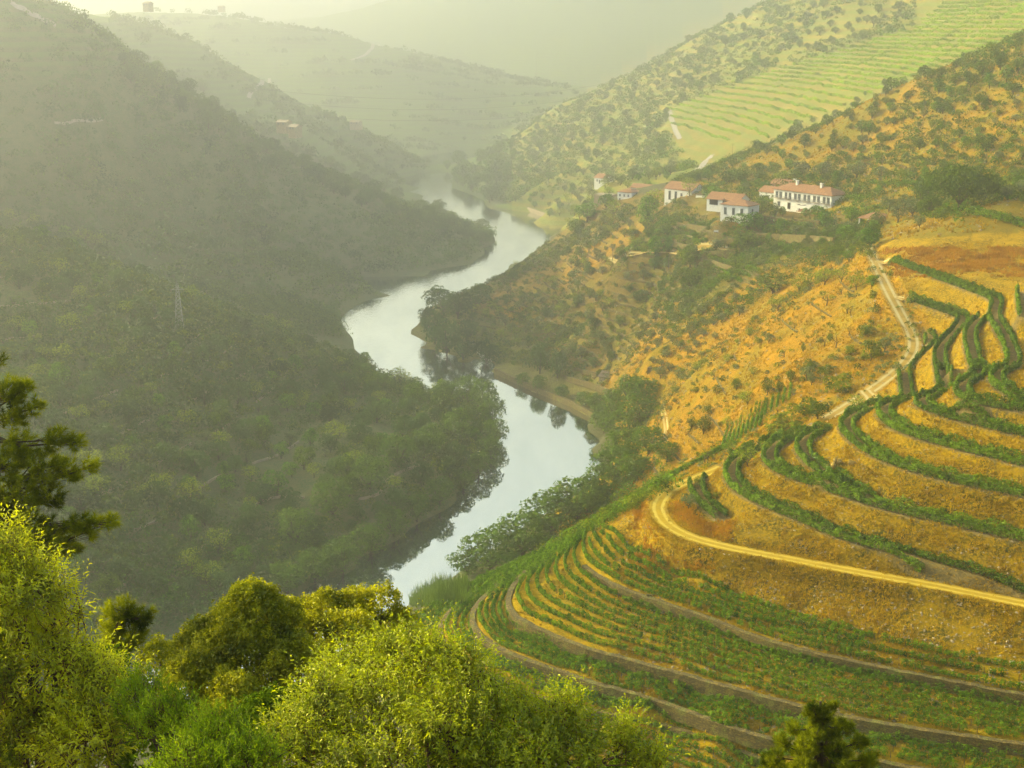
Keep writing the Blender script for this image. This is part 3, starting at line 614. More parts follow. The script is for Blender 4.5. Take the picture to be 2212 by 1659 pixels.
def scatter(poly, n, kinds, hr, gap, group, dmin=60, bias=None, dmax=9e9, zmin=.8):
    us = [p[0] for p in poly]; vs = [p[1] for p in poly]; out = 0; tries = 0
    while out < n and tries < n * 14:
        tries += 1; u = rng.uniform(min(us), max(us)); v = rng.uniform(min(vs), max(vs))
        if not inpoly(np.array([u]), np.array([v]), poly)[0]: continue
        p = ground(u, v, dmin)
        if p is None or p[2] < zmin or p[1] > dmax: continue
        if bias is not None and fbm(np.array([p[0]]), np.array([p[1]]), 40, 3, 55)[0] < bias * rng.uniform(.7, 1.2): continue
        g = gap * rng.uniform(.6, 1.2)
        if min(np.hypot(ROAD_W[:, 0]-p[0], ROAD_W[:, 1]-p[1]).min(), np.hypot(ROAD2_W[:, 0]-p[0], ROAD2_W[:, 1]-p[1]).min()) < 4: continue
        if any(abs(p[0]-a) < g and abs(p[1]-b) < g for a, b in TREES[-700:]): continue
        k = kinds[int(rng.integers(len(kinds)))]; place(k, p, h=rng.uniform(*hr) * (KIND[k][0] / 5.0 if k in ('bush',) else 1), group=group); out += 1
def put(kind, u, v, w, h, group, look=None):
    """base at picture place, width and height as seen"""
    p = ground(u, v); s = p[1] / FPX
    return place(kind, p, h=h * s * 1.02, w=w * s * 1.05, group=group, look=look)
def B4(X, Y): return 1369.2 + X*.38106, 468.2 + Y*.38106
# --- trees one can pick out, each at its own spot
for X, Y, w, h, k in [(790,440,200,120,'oak'),(1000,405,140,95,'almond'),(1080,390,140,100,'almond'),(940,435,140,95,'almond'),(1180,375,120,90,'almond'),(1262,425,130,90,'almond'),(1350,402,85,75,'garden'),
    (1220,258,70,75,'garden'),(1355,482,55,65,'bush'),(1375,552,55,60,'bush'),(815,535,120,95,'almond'),(1090,505,100,80,'bare'),(1230,575,70,75,'bare'),(1310,682,90,75,'oak'),(1340,830,125,135,'bush'),(1225,792,65,55,'bush'),
    (1000,882,85,75,'oak'),(755,1025,80,110,'oak'),(825,1002,55,70,'oak'),(890,948,55,75,'oak'),(580,988,65,75,'oak'),(1160,1005,210,115,'bush'),(1085,900,100,65,'bush'),(640,1090,110,85,'almond'),(420,1125,65,60,'bush'),
    (395,1240,95,105,'oak'),(325,1205,55,75,'oak'),(530,1205,75,75,'almond'),(960,1135,200,110,'bush'),(1045,1145,140,105,'oak'),(850,1215,250,95,'bush'),(700,735,55,45,'bush'),(660,692,60,60,'almond'),(765,722,55,60,'olive'),
    (1110,712,35,55,'oak'),(960,772,30,60,'oak'),(1210,560,80,70,'bare'),(1080,740,80,80,'bare'),(850,800,70,60,'bare'),(1220,680,60,60,'bare'),(910,640,60,50,'bare'),(470,1010,60,60,'bush'),(350,1010,50,40,'bush')]:
    u, v = B4(X, Y); put(k, u, v, w*.381, h*.381, 'trees and bushes on the golden slope')
for X, Y, w, h in [(130,748,55,45),(190,802,62,50),(260,757,62,50),(305,787,52,52),(355,742,55,48),(220,722,58,50),(100,702,62,60),(395,692,55,48),(460,700,50,45),(450,622,52,42),(395,617,50,48),(500,602,62,58),
    (525,532,48,42),(475,522,62,62),(600,562,72,60),(580,492,72,55),(300,522,85,72),(390,562,82,72),(310,585,60,55),(320,690,62,90),(150,922,72,72),(200,892,62,52),(110,832,52,42),(155,852,52,42),(250,922,72,55),(385,802,52,42),
    (60,650,60,55),(30,700,60,55),(230,600,60,50),(160,660,60,50),(120,600,60,50),(345,640,50,45)]:
    u, v = B4(X, Y); put('olive', u, v, w*.381, h*.381, 'olive trees on the golden terraces')
for u, v, w, h in [(1010,1242,95,62),(1062,1236,150,100),(1130,1205,150,105),(1190,1165,150,112),(1250,1125,140,100),(1300,1085,110,90),(1332,1045,110,90),(1345,1000,90,80),(1352,962,110,80),(1385,925,100,75),(1335,905,80,62),(1390,885,90,70),(1360,870,70,60),(1305,935,70,50),(1285,1110,90,70),(1130,838,34,34),(1165,852,36,40),(1215,868,34,36),(1262,885,40,40),(1285,893,44,44),(1322,872,44,34),(1300,915,50,40),(1400,985,90,70),(1375,1040,90,60),(1440,1000,70,50)]:
    put('river', u, v, w, h, 'trees along the right bank')
for u, v, w, h in [(922,712,40,50),(940,745,60,75),(965,772,70,85),(990,690,70,60),(955,680,80,60),(1000,778,60,50),(1050,792,60,55),(1030,665,70,50),(1165,808,45,68),(1205,822,45,60),(1010,740,50,50)]:
    put('dark', u, v, w, h, 'dark trees on the tip of the spur')
for u, v, w, h in [(1072,962,60,60),(1060,1000,60,62),(1062,925,60,80),(1045,900,70,85),(1010,880,70,75),(960,885,70,70),(900,880,60,60),(1035,1030,60,60),(1000,1068,60,60),(950,1095,70,70),(900,1130,70,70),(850,1160,80,70),(800,1200,90,80),(740,1240,90,90),
                   (680,1262,90,80),(620,1282,90,80),(820,850,60,50),(780,820,50,40),(990,960,80,80),(930,990,80,80),(860,1010,90,80),(800,1060,90,80),(720,1120,100,90),(640,1180,100,90)]:
    put('river', u, v, w, h, 'trees along the left bank', look='shaded full riverside tree')
put('stone_pine', 2070, 459, 165, 96, 'trees around the quinta')
put('oak', 1998, 452, 55, 64, 'trees around the quinta'); put('oak', 2010, 462, 50, 40, 'trees around the quinta')
for u, v, h in [(1712,491,26),(1730,487,24),(1748,491,26),(1759,494,27),(1810,552,20),(1820,541,20),(1828,542,20),(1836,538,19),(1846,542,22),(1800,556,16)]: put('cypress', u, v, h*.27, h, 'cypresses below the villa')
for u, v, w, h, k in [(1606,549,62,52,'oak'),(1493,625,62,46,'oak'),(1491,580,44,46,'oak'),(1615,502,66,40,'garden'),(1645,468,36,36,'oak'),(1672,472,36,30,'oak'),(1690,470,16,22,'garden'),(1640,500,20,22,'garden'),(1690,505,30,30,'garden'),(1665,510,34,22,'oak'),
    (1785,500,44,46,'garden'),(1765,470,34,26,'garden'),(1740,470,22,20,'garden'),(1880,535,52,44,'garden'),(1840,480,38,32,'garden'),(1895,490,34,30,'oak'),(1790,515,40,24,'oak'),(1830,515,50,28,'garden'),(1750,515,40,24,'olive'),(1720,512,36,22,'olive'),(1700,525,40,24,'oak'),
    (1810,400,34,30,'garden'),(1970,470,46,40,'olive'),(1940,482,40,40,'olive'),(1955,460,40,40,'olive'),(1990,470,30,36,'oak'),(1995,440,56,60,'oak'),(1920,460,40,36,'olive'),(1985,495,30,30,'olive'),
    (1490,425,40,40,'almond'),(1545,440,60,34,'garden'),(1415,450,60,40,'almond'),(1400,475,50,50,'garden'),(1395,500,40,46,'garden'),(1445,550,22,38,'garden'),(1415,560,34,46,'garden'),(1310,455,40,34,'garden'),(1325,470,40,36,'almond'),(1270,480,60,40,'garden'),(1245,505,46,34,'river'),
    (1690,400,44,30,'almond'),(1640,380,34,26,'oak'),(1600,395,40,30,'oak'),(1570,400,36,30,'oak'),(1780,390,40,40,'olive'),(1730,385,40,36,'olive'),(1850,385,46,36,'olive'),(1900,390,40,30,'olive'),(2130,330,50,40,'oak'),(1880,560,34,22,'bush'),(1860,552,30,26,'bush')]:
    put(k, u, v, w, h, 'trees around the quinta')
# --- scattered individuals
scatter(Z_GS, 60, ['almond', 'bush', 'bare', 'olive', 'bush'], (1.6, 4.2), 5, 'trees and bushes on the golden slope', dmax=640)
scatter([(1060,760),(1010,680),(1060,600),(1330,470),(1470,520),(1500,640),(1380,700),(1290,830),(1180,780)], 200, ['olive', 'almond', 'bush', 'dark', 'olive', 'oak'], (2.2, 5.5), 5, 'trees on the shaded spur', dmin=520)
scatter([(1300,520),(1900,500),(1900,560),(1700,560),(1500,560),(1330,560)], 60, ['garden', 'olive', 'oak', 'bush'], (2.0, 4.5), 4.5, 'garden trees below the villa')
scatter([(1480,400),(1700,290),(1900,190),(2212,80),(2212,200),(2000,260),(1800,330),(1640,400)], 130, ['oak', 'garden', 'oak', 'bush'], (2.6, 6.5), 5, 'trees along the crest of the golden hill')
scatter([(1560,410),(1750,330),(2000,240),(2212,190),(2212,440),(2140,440),(2000,400),(1830,440)], 170, ['bush', 'garden', 'olive', 'bush', 'oak'], (1.8, 4.8), 6, 'bushes on the golden hill')
scatter([(0,480),(330,600),(700,760),(1070,870),(1080,960),(800,1170),(500,1300),(0,1300)], 280, ['dark', 'dark', 'oak', 'garden', 'almond', 'dark'], (4, 8.5), 7, 'trees on the near left slope', dmin=300)
scatter([(0,620),(500,720),(900,900),(700,1000),(200,1050),(0,900)], 90, ['olive'], (3, 4.8), 7, 'olive trees on the near left slope', dmin=300)
scatter([(0,450),(60,480),(330,590),(320,620),(0,500)], 14, ['almond', 'garden'], (7, 11), 8, 'sunlit trees on the left crest', dmin=450)
scatter([(1090,310),(1280,200),(1640,10),(1900,-20),(1980,60),(1640,160),(1440,240),(1440,330),(1300,380),(1100,420),(1010,390)], 260, ['river', 'garden', 'oak', 'olive'], (4.5, 9), 12, 'trees on the far right hillside', dmin=850)
scatter([(905,430),(905,375),(1080,330),(1085,440),(980,435)], 26, ['river', 'dark'], (10, 17), 12, 'trees at the far river bend', dmin=1000)
scatter([(1090,440),(1300,400),(1440,350),(1480,400),(1330,440),(1240,490)], 60, ['garden', 'almond', 'olive'], (4, 8), 8, 'trees behind the spur', dmin=800)
scatter([(250,95),(440,200),(540,280),(640,330),(800,400),(1060,500),(1060,540),(800,460),(540,340),(250,170)], 90, ['dark', 'river', 'dark'], (6, 12), 9, 'trees on the crest of the big left hill', dmin=800)
# --- woods and scrub that read as one mass
def mass(name, poly, n, hr, sz, nc, mats, dmin, dmax, seed, rfac=.6, thr=0, label=None):
    g = np.random.default_rng(seed); m = inpoly(GU, GV, poly) & (GY > dmin) & (GY < dmax) & (GZ > .8)
    ii = np.argwhere(m); wgt = (np.hypot(GX, GY)[m] ** 2) ; wgt = wgt / wgt.sum()
    k = ii[g.choice(len(ii), n, p=wgt)]; x = GX[k[:, 0], k[:, 1]] + g.normal(size=n) * 1.5; y = GY[k[:, 0], k[:, 1]] + g.normal(size=n) * 2
    keep = fbm(x, y, 46, 4, seed) > thr - g.uniform(-.08, .08, n); x = x[keep]; y = y[keep]; n = len(x); z = H(x, y)
    h = g.uniform(*hr, n) * (.5 + fbm(x, y, 60, 3, seed + 5)); r = h * rfac
    d = unit(n * nc, g); d[:, 2] = np.abs(d[:, 2]) * 1.0 - .15
    rp = np.repeat(r, nc); hp = np.repeat(h, nc)
    lob = 1 + .35 * np.sin(d[:, 0] * 5 + np.repeat(g.uniform(0, 6, n), nc)) * np.sin(d[:, 1] * 6)
    P = np.stack([np.repeat(x, nc) + d[:, 0]*rp*lob, np.repeat(y, nc) + d[:, 1]*rp*lob, np.repeat(z, nc) + hp*.35 + d[:, 2]*hp*.6*lob], 1)
    V, Fq = cards(P, d, sz * np.repeat(np.clip(h / np.mean(hr), .6, 1.5), nc), g)
    fm = np.repeat(g.integers(0, len(mats), n), nc)
    return tag(ob(name, mesh_np(name, V, Fq, [M[q] for q in mats], fm)), kind='stuff')
mass('left_slope_scrub', [(-400,400),(0,470),(330,590),(740,760),(1080,870),(1085,960),(780,1230),(300,1450),(-400,1400)], 7500, (1.2, 5.6), .75, 46, ['dark', 'scrub', 'dark', 'oak', 'olive'], 280, 620, 11, thr=.34)
mass('big_hill_wood', [(-400,-200),(150,0),(250,90),(500,230),(640,330),(870,430),(1070,490),(1066,530),(740,710),(330,620),(-400,460)], 8500, (3, 7.5), 1.25, 42, ['dark', 'dark', 'oak'], 640, 1180, 12, thr=.30)
mass('third_ridge_scrub', [(230,20),(420,70),(690,230),(850,300),(930,340),(930,380),(800,420),(540,300),(300,160)], 2600, (3, 7), 2.0, 22, ['dark', 'oak'], 1180, 1620, 13, thr=.45)
mass('fourth_ridge_scrub', [(240,15),(740,55),(960,125),(1230,190),(1290,240),(1090,320),(900,340),(700,230),(430,90)], 2600, (4, 9), 3.0, 18, ['oak', 'dark'], 1620, 2400, 14, thr=.45)
mass('far_right_hill_scrub', [(1000,410),(1090,300),(1280,180),(1640,-10),(1990,-40),(1980,60),(1640,165),(1440,240),(1440,310),(1500,370),(1300,400),(1100,440)], 9500, (1.8, 5.2), 1.1, 34, ['garden', 'oak', 'scrub', 'olive'], 820, 1700, 15, thr=.36)
mass('golden_hill_scrub', Z_RM[:6] + [(1700,440),(1480,430)], 7500, (.5, 3.4), .5, 50, ['scrub', 'garden', 'oak', 'scrub'], 400, 790, 16, thr=.42)
mass('spur_scrub', [(1000,770),(960,660),(1060,590),(1330,450),(1480,430),(1560,560),(1480,700),(1380,760),(1310,850),(1180,800)], 3800, (.7, 2.8), .5, 50, ['scrub', 'oak', 'olive', 'dark'], 450, 800, 17, thr=.40)
mass('golden_slope_scrub', Z_GS, 2400, (.3, 1.7), .32, 55, ['scrub', 'olive'], 270, 640, 18, thr=.45)
mass('quinta_scrub', [(1400,470),(1560,480),(1900,485),(1870,545),(1720,600),(1560,700),(1440,720)], 2600, (.8, 3.0), .5, 50, ['garden', 'oak', 'olive', 'scrub'], 380, 720, 19, thr=.42)
mass('river_edge_wood', [(480,640),(770,690),(745,735),(560,730)], 500, (3, 8), 1.0, 45, ['dark', 'oak'], 520, 900, 20, thr=.1)
mass('slope_foot_scrub', [(100,1120),(760,1180),(640,1300),(380,1400),(0,1500),(-200,1250)], 1100, (1.2, 5), .6, 55, ['dark', 'garden', 'oak', 'dark'], 250, 480, 27, thr=.3)
mass('bank_scrub', [(1320,1040),(1450,1030),(1410,1105),(1260,1160),(1120,1215),(1060,1240),(1100,1180),(1230,1110)], 1000, (.8, 3.4), .45, 55, ['garden', 'scrub', 'oak'], 240, 470, 29, thr=.25)
# riverside reeds
g_ = np.random.default_rng(5)
def reeds(poly, n):
    P = []
    for _ in range(n):
        p = ground(g_.uniform(poly[0], poly[1]), g_.uniform(poly[2], poly[3]))
        if p and p[2] > -.5: P.append(p)
    P = np.array(P); n = len(P); h = g_.uniform(2, 4.5, n); lean = g_.normal(size=(n, 2)) * .7
    V = np.stack([P + [-.12, 0, 0], P + [.12, 0, 0], np.c_[P[:, 0] + lean[:, 0], P[:, 1] + lean[:, 1], P[:, 2] + h]], 1).reshape(-1, 3)
    tag(ob('river_reeds', mesh_np('river_reeds', V, np.arange(3*n).reshape(n, 3), [M['reed']])), kind='stuff')
reeds((885, 1010, 1262, 1312), 1600)
# dry grass tufts and stones on the banks and the golden slopes
def grass(name, mask, n, hr, mat, seed, wd=.10):
    g = np.random.default_rng(seed); ii = np.argwhere(mask); k = ii[g.choice(len(ii), n, p=(lambda q: q/q.sum())(np.hypot(GX, GY)[mask] ** 1.2))]
    x = GX[k[:, 0], k[:, 1]] + g.normal(size=n) * .4; y = GY[k[:, 0], k[:, 1]] + g.normal(size=n) * .5
    keep = fbm(x, y, 7, 3, seed) > g.uniform(.3, .62, n); x = x[keep]; y = y[keep]; n = len(x); z = H(x, y) - .05; nb = 5
    X = np.repeat(x, nb) + g.normal(size=n*nb) * .16; Y = np.repeat(y, nb) + g.normal(size=n*nb) * .16; Z = np.repeat(z, nb); hh = np.repeat(g.uniform(*hr, n), nb) * g.uniform(.6, 1.1, n*nb)
    a = g.uniform(0, 6.28, n*nb); w = wd * g.uniform(.7, 1.4, n*nb); le = g.normal(size=(n*nb, 2)) * .22
    V = np.stack([np.c_[X - np.cos(a)*w, Y - np.sin(a)*w, Z], np.c_[X + np.cos(a)*w, Y + np.sin(a)*w, Z], np.c_[X + le[:, 0], Y + le[:, 1], Z + hh]], 1).reshape(-1, 3)
    tag(ob(name, mesh_np(name, V, np.arange(3*n*nb).reshape(-1, 3), [M[mat]])), kind='stuff')
bank = mno & (PLAT > 1.8) & (ROADD > 2.0) & (GY < 380) & (GU < 2350) & (GU > 1330)
grass('dry_grass', bank, 42000, (.25, .6), 'straw', 21)
grass('dry_grass', mgs & (ROADD > 2.2), 26000, (.3, .8), 'straw', 22, .14)
grass('dry_grass', mrm & (GU < 2350), 16000, (.4, 1.1), 'straw', 23, .25)
grass('dry_grass', lvm & (GU < 2350), 12000, (.2, .45), 'straw', 24)
grass('rusty_grass', mno & (GU > 1880) & (GU < 2350) & (GV > 535) & (GV < 600) & (ROADD > 3), 6000, (.4, .9), 'rust', 25, .16)
grass('rusty_grass', mno & (GU > 1370) & (GU < 1580) & (GV > 1085) & (GV < 1240) & (ROADD > 2.6) & (PLAT > 3), 2600, (.3, .8), 'rust', 26, .12)
def stones(name, mask, n, sr, seed, mat='rock'):
    g = np.random.default_rng(seed); ii = np.argwhere(mask); k = ii[g.choice(len(ii), n)]
    x = GX[k[:, 0], k[:, 1]] + g.normal(size=n) * .4; y = GY[k[:, 0], k[:, 1]] + g.normal(size=n) * .5; z = H(x, y); s = g.uniform(*sr, n) * g.uniform(.4, 1, n)
    B = np.array([(-1,-.8,-.6),(1,-.7,-.6),(.9,.8,-.6),(-.8,.9,-.6),(-.7,-.5,.5),(.6,-.6,.7),(.7,.5,.4),(-.6,.6,.6)]); Fb = np.array([(4,5,6,7),(0,1,5,4),(1,2,6,5),(2,3,7,6),(3,0,4,7)])
    a = g.uniform(0, 6.28, n); ca, sa = np.cos(a), np.sin(a); Bj = B[None] * g.uniform(.6, 1.3, (n, 8, 3)) * [1, .7, .55]
    X = Bj[..., 0]*ca[:, None] - Bj[..., 1]*sa[:, None]; Y = Bj[..., 0]*sa[:, None] + Bj[..., 1]*ca[:, None]
    V = np.stack([x[:, None] + X*s[:, None], y[:, None] + Y*s[:, None], z[:, None] + Bj[..., 2]*s[:, None]], -1).reshape(-1, 3)
    tag(ob(name, mesh_np(name, V, (Fb[None] + (np.arange(n)*8)[:, None, None]).reshape(-1, 4), [M[mat]])), kind='stuff')
verge = (ROADD > 1.5) & (ROADD < 3.2) & (GY < 430)
grass('verge_grass', verge, 9000, (.12, .4), 'straw', 28, .09)
stones('loose_stones', bank, 5000, (.08, .32), 31)
stones('loose_stones', bank & (GV > 1180), 1800, (.12, .42), 32, 'stone_pale')
stones('loose_stones', mgs, 1200, (.2, .7), 33)
stones('loose_stones', (msp | mrm), 1800, (.3, 1.0), 34)
# ------------------------------------------------------------------ vines
def offset_line(w, o):
    tx = np.gradient(w[:, 0]); ty = np.gradient(w[:, 1]); l = np.hypot(tx, ty) + 1e-9
    q = w.copy(); q[:, 0] -= ty / l * o; q[:, 1] += tx / l * o; return q
def hedge(name, w, label, group, dens=70, h=(.35, 1.55), wid=.30, size=.30, mat='vine', post=True, seed=0, ragged=.25, cat='vine row', clump=0):
    g = np.random.default_rng(seed); w = np.asarray(w); s = np.r_[0, np.cumsum(np.hypot(np.diff(w[:, 0]), np.diff(w[:, 1])))]; Lm = s[-1]
    if Lm < 2: return None
    n = int(Lm * dens); t = g.uniform(0, Lm, n)
    if clump: t = np.round(t / clump) * clump + g.normal(size=n) * clump * .2; t = np.clip(t, 0, Lm); dead = g.uniform(size=int(Lm / clump) + 3) < .07; n0 = ~dead[np.clip((t / clump + .5).astype(int), 0, len(dead)-1)]; t = t[n0]; n = len(t)
    x = np.interp(t, s, w[:, 0]); y = np.interp(t, s, w[:, 1]); z = H(x, y)
    hv = h[1] * (1 + ragged * (vnoise(t, t * 0, 1.1 if not clump else clump, seed) - .5) * 2) * np.where(g.uniform(size=n) < .05, 1.25, 1)
    q = g.uniform(0, 1, n) ** .8; a = g.uniform(0, 6.28, n); rad = wid * (.5 + .7 * np.sin(np.clip(q, 0, 1) * 3.0)) * np.sqrt(g.uniform(.3, 1, n)) * (.72 + .56 * vnoise(t, t * 0 + 9, 1.3, seed + 1))
    P = np.stack([x + np.cos(a)*rad, y + np.sin(a)*rad, z + h[0] + q * (hv - h[0])], 1)
    V, Fq = cards(P, np.stack([np.cos(a), np.sin(a), .5 + q], 1), size, g, asp=.8)
    r = bpy.data.objects.new(name, None); COL.objects.link(r); r.location = (float(w[0, 0]), float(w[0, 1]), float(H(w[0, 0], w[0, 1])))
    V = V - np.array(r.location)[None]; ob('foliage', mesh_np('foliage', V, Fq, [M[mat]]), r)
    if post:
        m = MB(); k = max(2, int(Lm / (1.3 if not clump else clump * 2)))
        for tt in np.linspace(0, Lm, k):
            px, py = float(np.interp(tt, s, w[:, 0])), float(np.interp(tt, s, w[:, 1])); pz = float(H(px, py)); px -= r.location.x; py -= r.location.y; pz -= r.location.z
            q0 = len(m.V); a_, b_ = .05, .03
            m.add([(px-a_, py-a_, pz-.1), (px+a_, py-a_, pz-.1), (px, py+a_, pz-.1), (px-b_, py-b_, pz+h[1]*.8), (px+b_, py-b_, pz+h[1]*.8), (px, py+b_, pz+h[1]*.8)], [(0,1,4,3), (1,2,5,4), (2,0,3,5), (3,4,5)])
            if q0: m.F.append((q0 - 2, q0 + 3, q0 + 5))          # the wire strung from post to post
        ob('trellis', m.me('trellis', [M['wood']]), r)
    return tag(r, label, cat, group)
SHN = {'P0': 'the lowest terrace above the hairpin', 'P1': 'the second terrace up from the lower track', 'P2': 'the third terrace up on the nose', 'P3': 'the short terrace that runs out beside the rock face', 'P4': 'the fourth terrace up on the nose',
       'P5': 'the fifth terrace up on the nose', 'P6': 'the sixth terrace up on the nose', 'P7': 'the seventh terrace up on the nose', 'P8': 'the long top terrace that starts by the dirt track', 'S1': 'the first hollow terrace beside the track bend',
       'S2': 'the second hollow terrace starting at the track', 'S3': 'the third strip down the hollow', 'P9': 'the topmost terrace above the long top one'}
sd = 100
for k, w in SHELF_W.items():
    for side, nm in ((-1, 'inner, uphill'), (1, 'outer, downhill')):
        q = offset_line(w, side * -1.15); sd += 1
        keep = np.ones(len(q), bool)
        for k2, w2 in SHELF_W.items():
            if k2 != k:
                dd = np.sqrt(((q[:, None, :2] - w2[None, :, :2]) ** 2).sum(-1)).min(1); keep &= dd > (1.0 if k2 > k else .5)
        dd = np.sqrt(((q[:, None, :2] - np.vstack([ROAD_W, ROAD2_W])[None, :, :2]) ** 2).sum(-1)).min(1); keep &= dd > 2.4
        u, v = PX(q[:, 0], q[:, 1], q[:, 2]); keep &= u < 2420
        # longest run kept
        runs = []; st = None
        for i, b in enumerate(list(keep) + [False]):
            if b and st is None: st = i
            if not b and st is not None: runs.append((st, i)); st = None
        if not runs: continue
        for ri, (a, b) in enumerate([r_ for r_ in runs if r_[1] - r_[0] > 5]):
            hedge('vine_row', q[a:b], '%s vine row of %s%s' % (nm, SHN[k], '' if ri == 0 else ', its %s stretch' % ['', 'second', 'third', 'fourth', 'fifth'][min(ri, 4)]), 'trellised vine rows on the upper terraces', dens=150, h=(.25, 1.6), wid=.40, size=.29, seed=sd * 7 + ri, ragged=.36)
# lower vineyard: rows follow the walls
def tipsplit(w, n1=30, n2=90):
    k = int(np.argmin(w[:, 0])); k = max(3, k)
    def rs(a, n): 
        s = np.r_[0, np.cumsum(np.linalg.norm(np.diff(a[:, :2], axis=0), axis=1))]; t = np.linspace(0, s[-1], n); return np.stack([np.interp(t, s, a[:, j]) for j in range(3)], 1)
    return np.vstack([rs(w[:k+1], n1), rs(w[k:], n2)[1:]])
LVT = {k: tipsplit(w) for k, w in LV_W.items()}
LVT['E'] = LVT['D'].copy(); e = offset_line(LV_W['D'], -11); LVT['E'] = tipsplit(e)
sd = 500
FL = [('T', 'A', 5, 'top planted floor under the stony bank'), ('A', 'B', 7, 'floor between the first and second walls'), ('B', 'C', 5, 'floor between the second and third walls'), ('C', 'D', 4, 'floor between the third and fourth walls'), ('D', 'E', 6, 'lowest floor under the fourth wall')]
RN = ['top', 'second', 'third', 'fourth', 'fifth', 'sixth', 'seventh', 'bottom']
for a, b, n, nm in FL:
    A, Bq = LVT[a], LVT[b]
    for j in range(n):
        t = (j + .75) / (n + .35) if a != 'T' else (j + .5) / (n - .1); q = A * (1 - t) + Bq * t; sd += 1
        gap = np.hypot(A[:, 0]-Bq[:, 0], A[:, 1]-Bq[:, 1]); ok = (gap / (n + .5) > (.55 if j % 2 == 0 else 1.05)); u, v = PX(q[:, 0], q[:, 1], q[:, 2]); ok &= (u < 2400)
        ii = np.nonzero(ok)[0]
        if len(ii) < 4: continue
        q = resample(q[ii[0]:ii[-1]+1], .8, 0)
        hedge('vine_row', q, '%s row of bush vines on the %s' % (RN[j], nm), 'rows of bush vines in the walled vineyard', dens=100, h=(.15, 1.2), wid=.30, size=.27, mat='vine_low', seed=sd, clump=1.15, ragged=.35)
# steep little plots behind the nose
def dline(p, q, n=12):
    out = []
    for i in range(n):
        t = i / (n-1); g0 = ground(p[0]*(1-t) + q[0]*t, p[1]*(1-t) + q[1]*t)
        if g0: out.append(g0)
    return np.array(out)
for k in range(9):
    w = dline((1560 + 10*k, 972 - 6*k), (1573 + 10*k, 926 - 7*k)); sd += 1
    hedge('vine_row', w, '%s vine row from the left in the small plot behind the nose' % nth(k).replace('nearest', 'first'), 'short vine rows behind the nose', dens=50, h=(.2, 1.3), wid=.3, size=.32, mat='vine_low', seed=sd, post=False)
for k in range(16):
    t = k / 15; w = dline((1385 + 165*t, 1068 - 92*t), (1440 + 160*t, 1035 - 78*t)); sd += 1
    if len(w) > 3: hedge('vine_row', w, '%s slanting vine row up the bright plot left of the nose' % nth(k).replace('nearest', 'first'), 'slanting vine rows left of the nose', dens=50, h=(.2, 1.3), wid=.35, size=.32, mat='vine_low', seed=sd, post=False)
for k in range(5):
    w = dline((1652 + 13*k, 900 - 8*k), (1657 + 13*k, 872 - 9*k)); sd += 1
    if len(w) > 3: hedge('vine_row', w, '%s vine row of the tiny plot beside the bushes above the nose' % nth(k).replace('nearest', 'first'), 'vine rows of the tiny plot', dens=50, h=(.2, 1.3), wid=.3, size=.3, mat='vine_low', seed=sd, post=False)
# garden vines in front of the quinta and by the pine
for i, (p, q, nm) in enumerate([((1408,503),(1490,512),'upper garden terrace left of the annexe'),((1396,517),(1462,521),'second garden terrace'),((1482,520),(1528,528),'small terrace by the sign'),((1362,532),(1476,540),'third garden terrace above the road'),((1350,545),(1440,549),'lowest garden terrace above the road'),
        ((1530,562),(1640,590),'first plot below the road'),((1545,575),(1620,600),'second plot below the road'),((1560,592),(1600,612),'third plot below the road'),((2085,462),(2215,494),'bank right of the umbrella pine'),((2095,456),(2215,486),'upper bank right of the umbrella pine'),
        ((1630,438),(1860,430),'arbour strip behind the villa'),((1830,470),(1930,440),'bright strip above the shelter'),((1835,478),(1920,452),'lower strip above the shelter'),((1880,400),(2000,402),'strip on the golden hill')]):
    w = dline(p, q, 24)
    if len(w) > 3:
        sd += 1; hedge('vine_row', w, 'vine row on the %s' % nm, 'garden vine rows', dens=44, h=(.2, 1.5), wid=.8, size=.45, mat='vine_low', seed=sd, post=False)
# far terraces: one row per level line of the hill
lv = 0
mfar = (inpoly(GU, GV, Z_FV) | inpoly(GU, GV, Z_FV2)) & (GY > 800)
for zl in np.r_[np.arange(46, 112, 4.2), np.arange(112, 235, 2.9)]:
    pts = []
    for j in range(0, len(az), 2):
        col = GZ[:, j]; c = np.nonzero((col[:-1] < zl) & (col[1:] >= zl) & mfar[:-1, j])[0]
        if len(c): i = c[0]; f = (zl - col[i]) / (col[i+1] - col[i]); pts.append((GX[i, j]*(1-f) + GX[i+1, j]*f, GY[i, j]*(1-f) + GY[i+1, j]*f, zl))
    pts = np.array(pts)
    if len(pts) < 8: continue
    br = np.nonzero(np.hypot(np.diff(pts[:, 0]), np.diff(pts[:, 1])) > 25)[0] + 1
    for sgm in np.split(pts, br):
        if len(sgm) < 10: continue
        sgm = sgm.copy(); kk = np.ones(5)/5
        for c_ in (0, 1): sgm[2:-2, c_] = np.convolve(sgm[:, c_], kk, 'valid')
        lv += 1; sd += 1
        hedge('vine_row', sgm, '%s level vine row counting up the far sunlit terraces' % (nth(lv-1).replace('nearest', 'lowest')), 'level vine rows on the far hillside', dens=10, h=(.2, 1.9), wid=.8, size=.95, mat='vine_far', seed=sd, post=False)
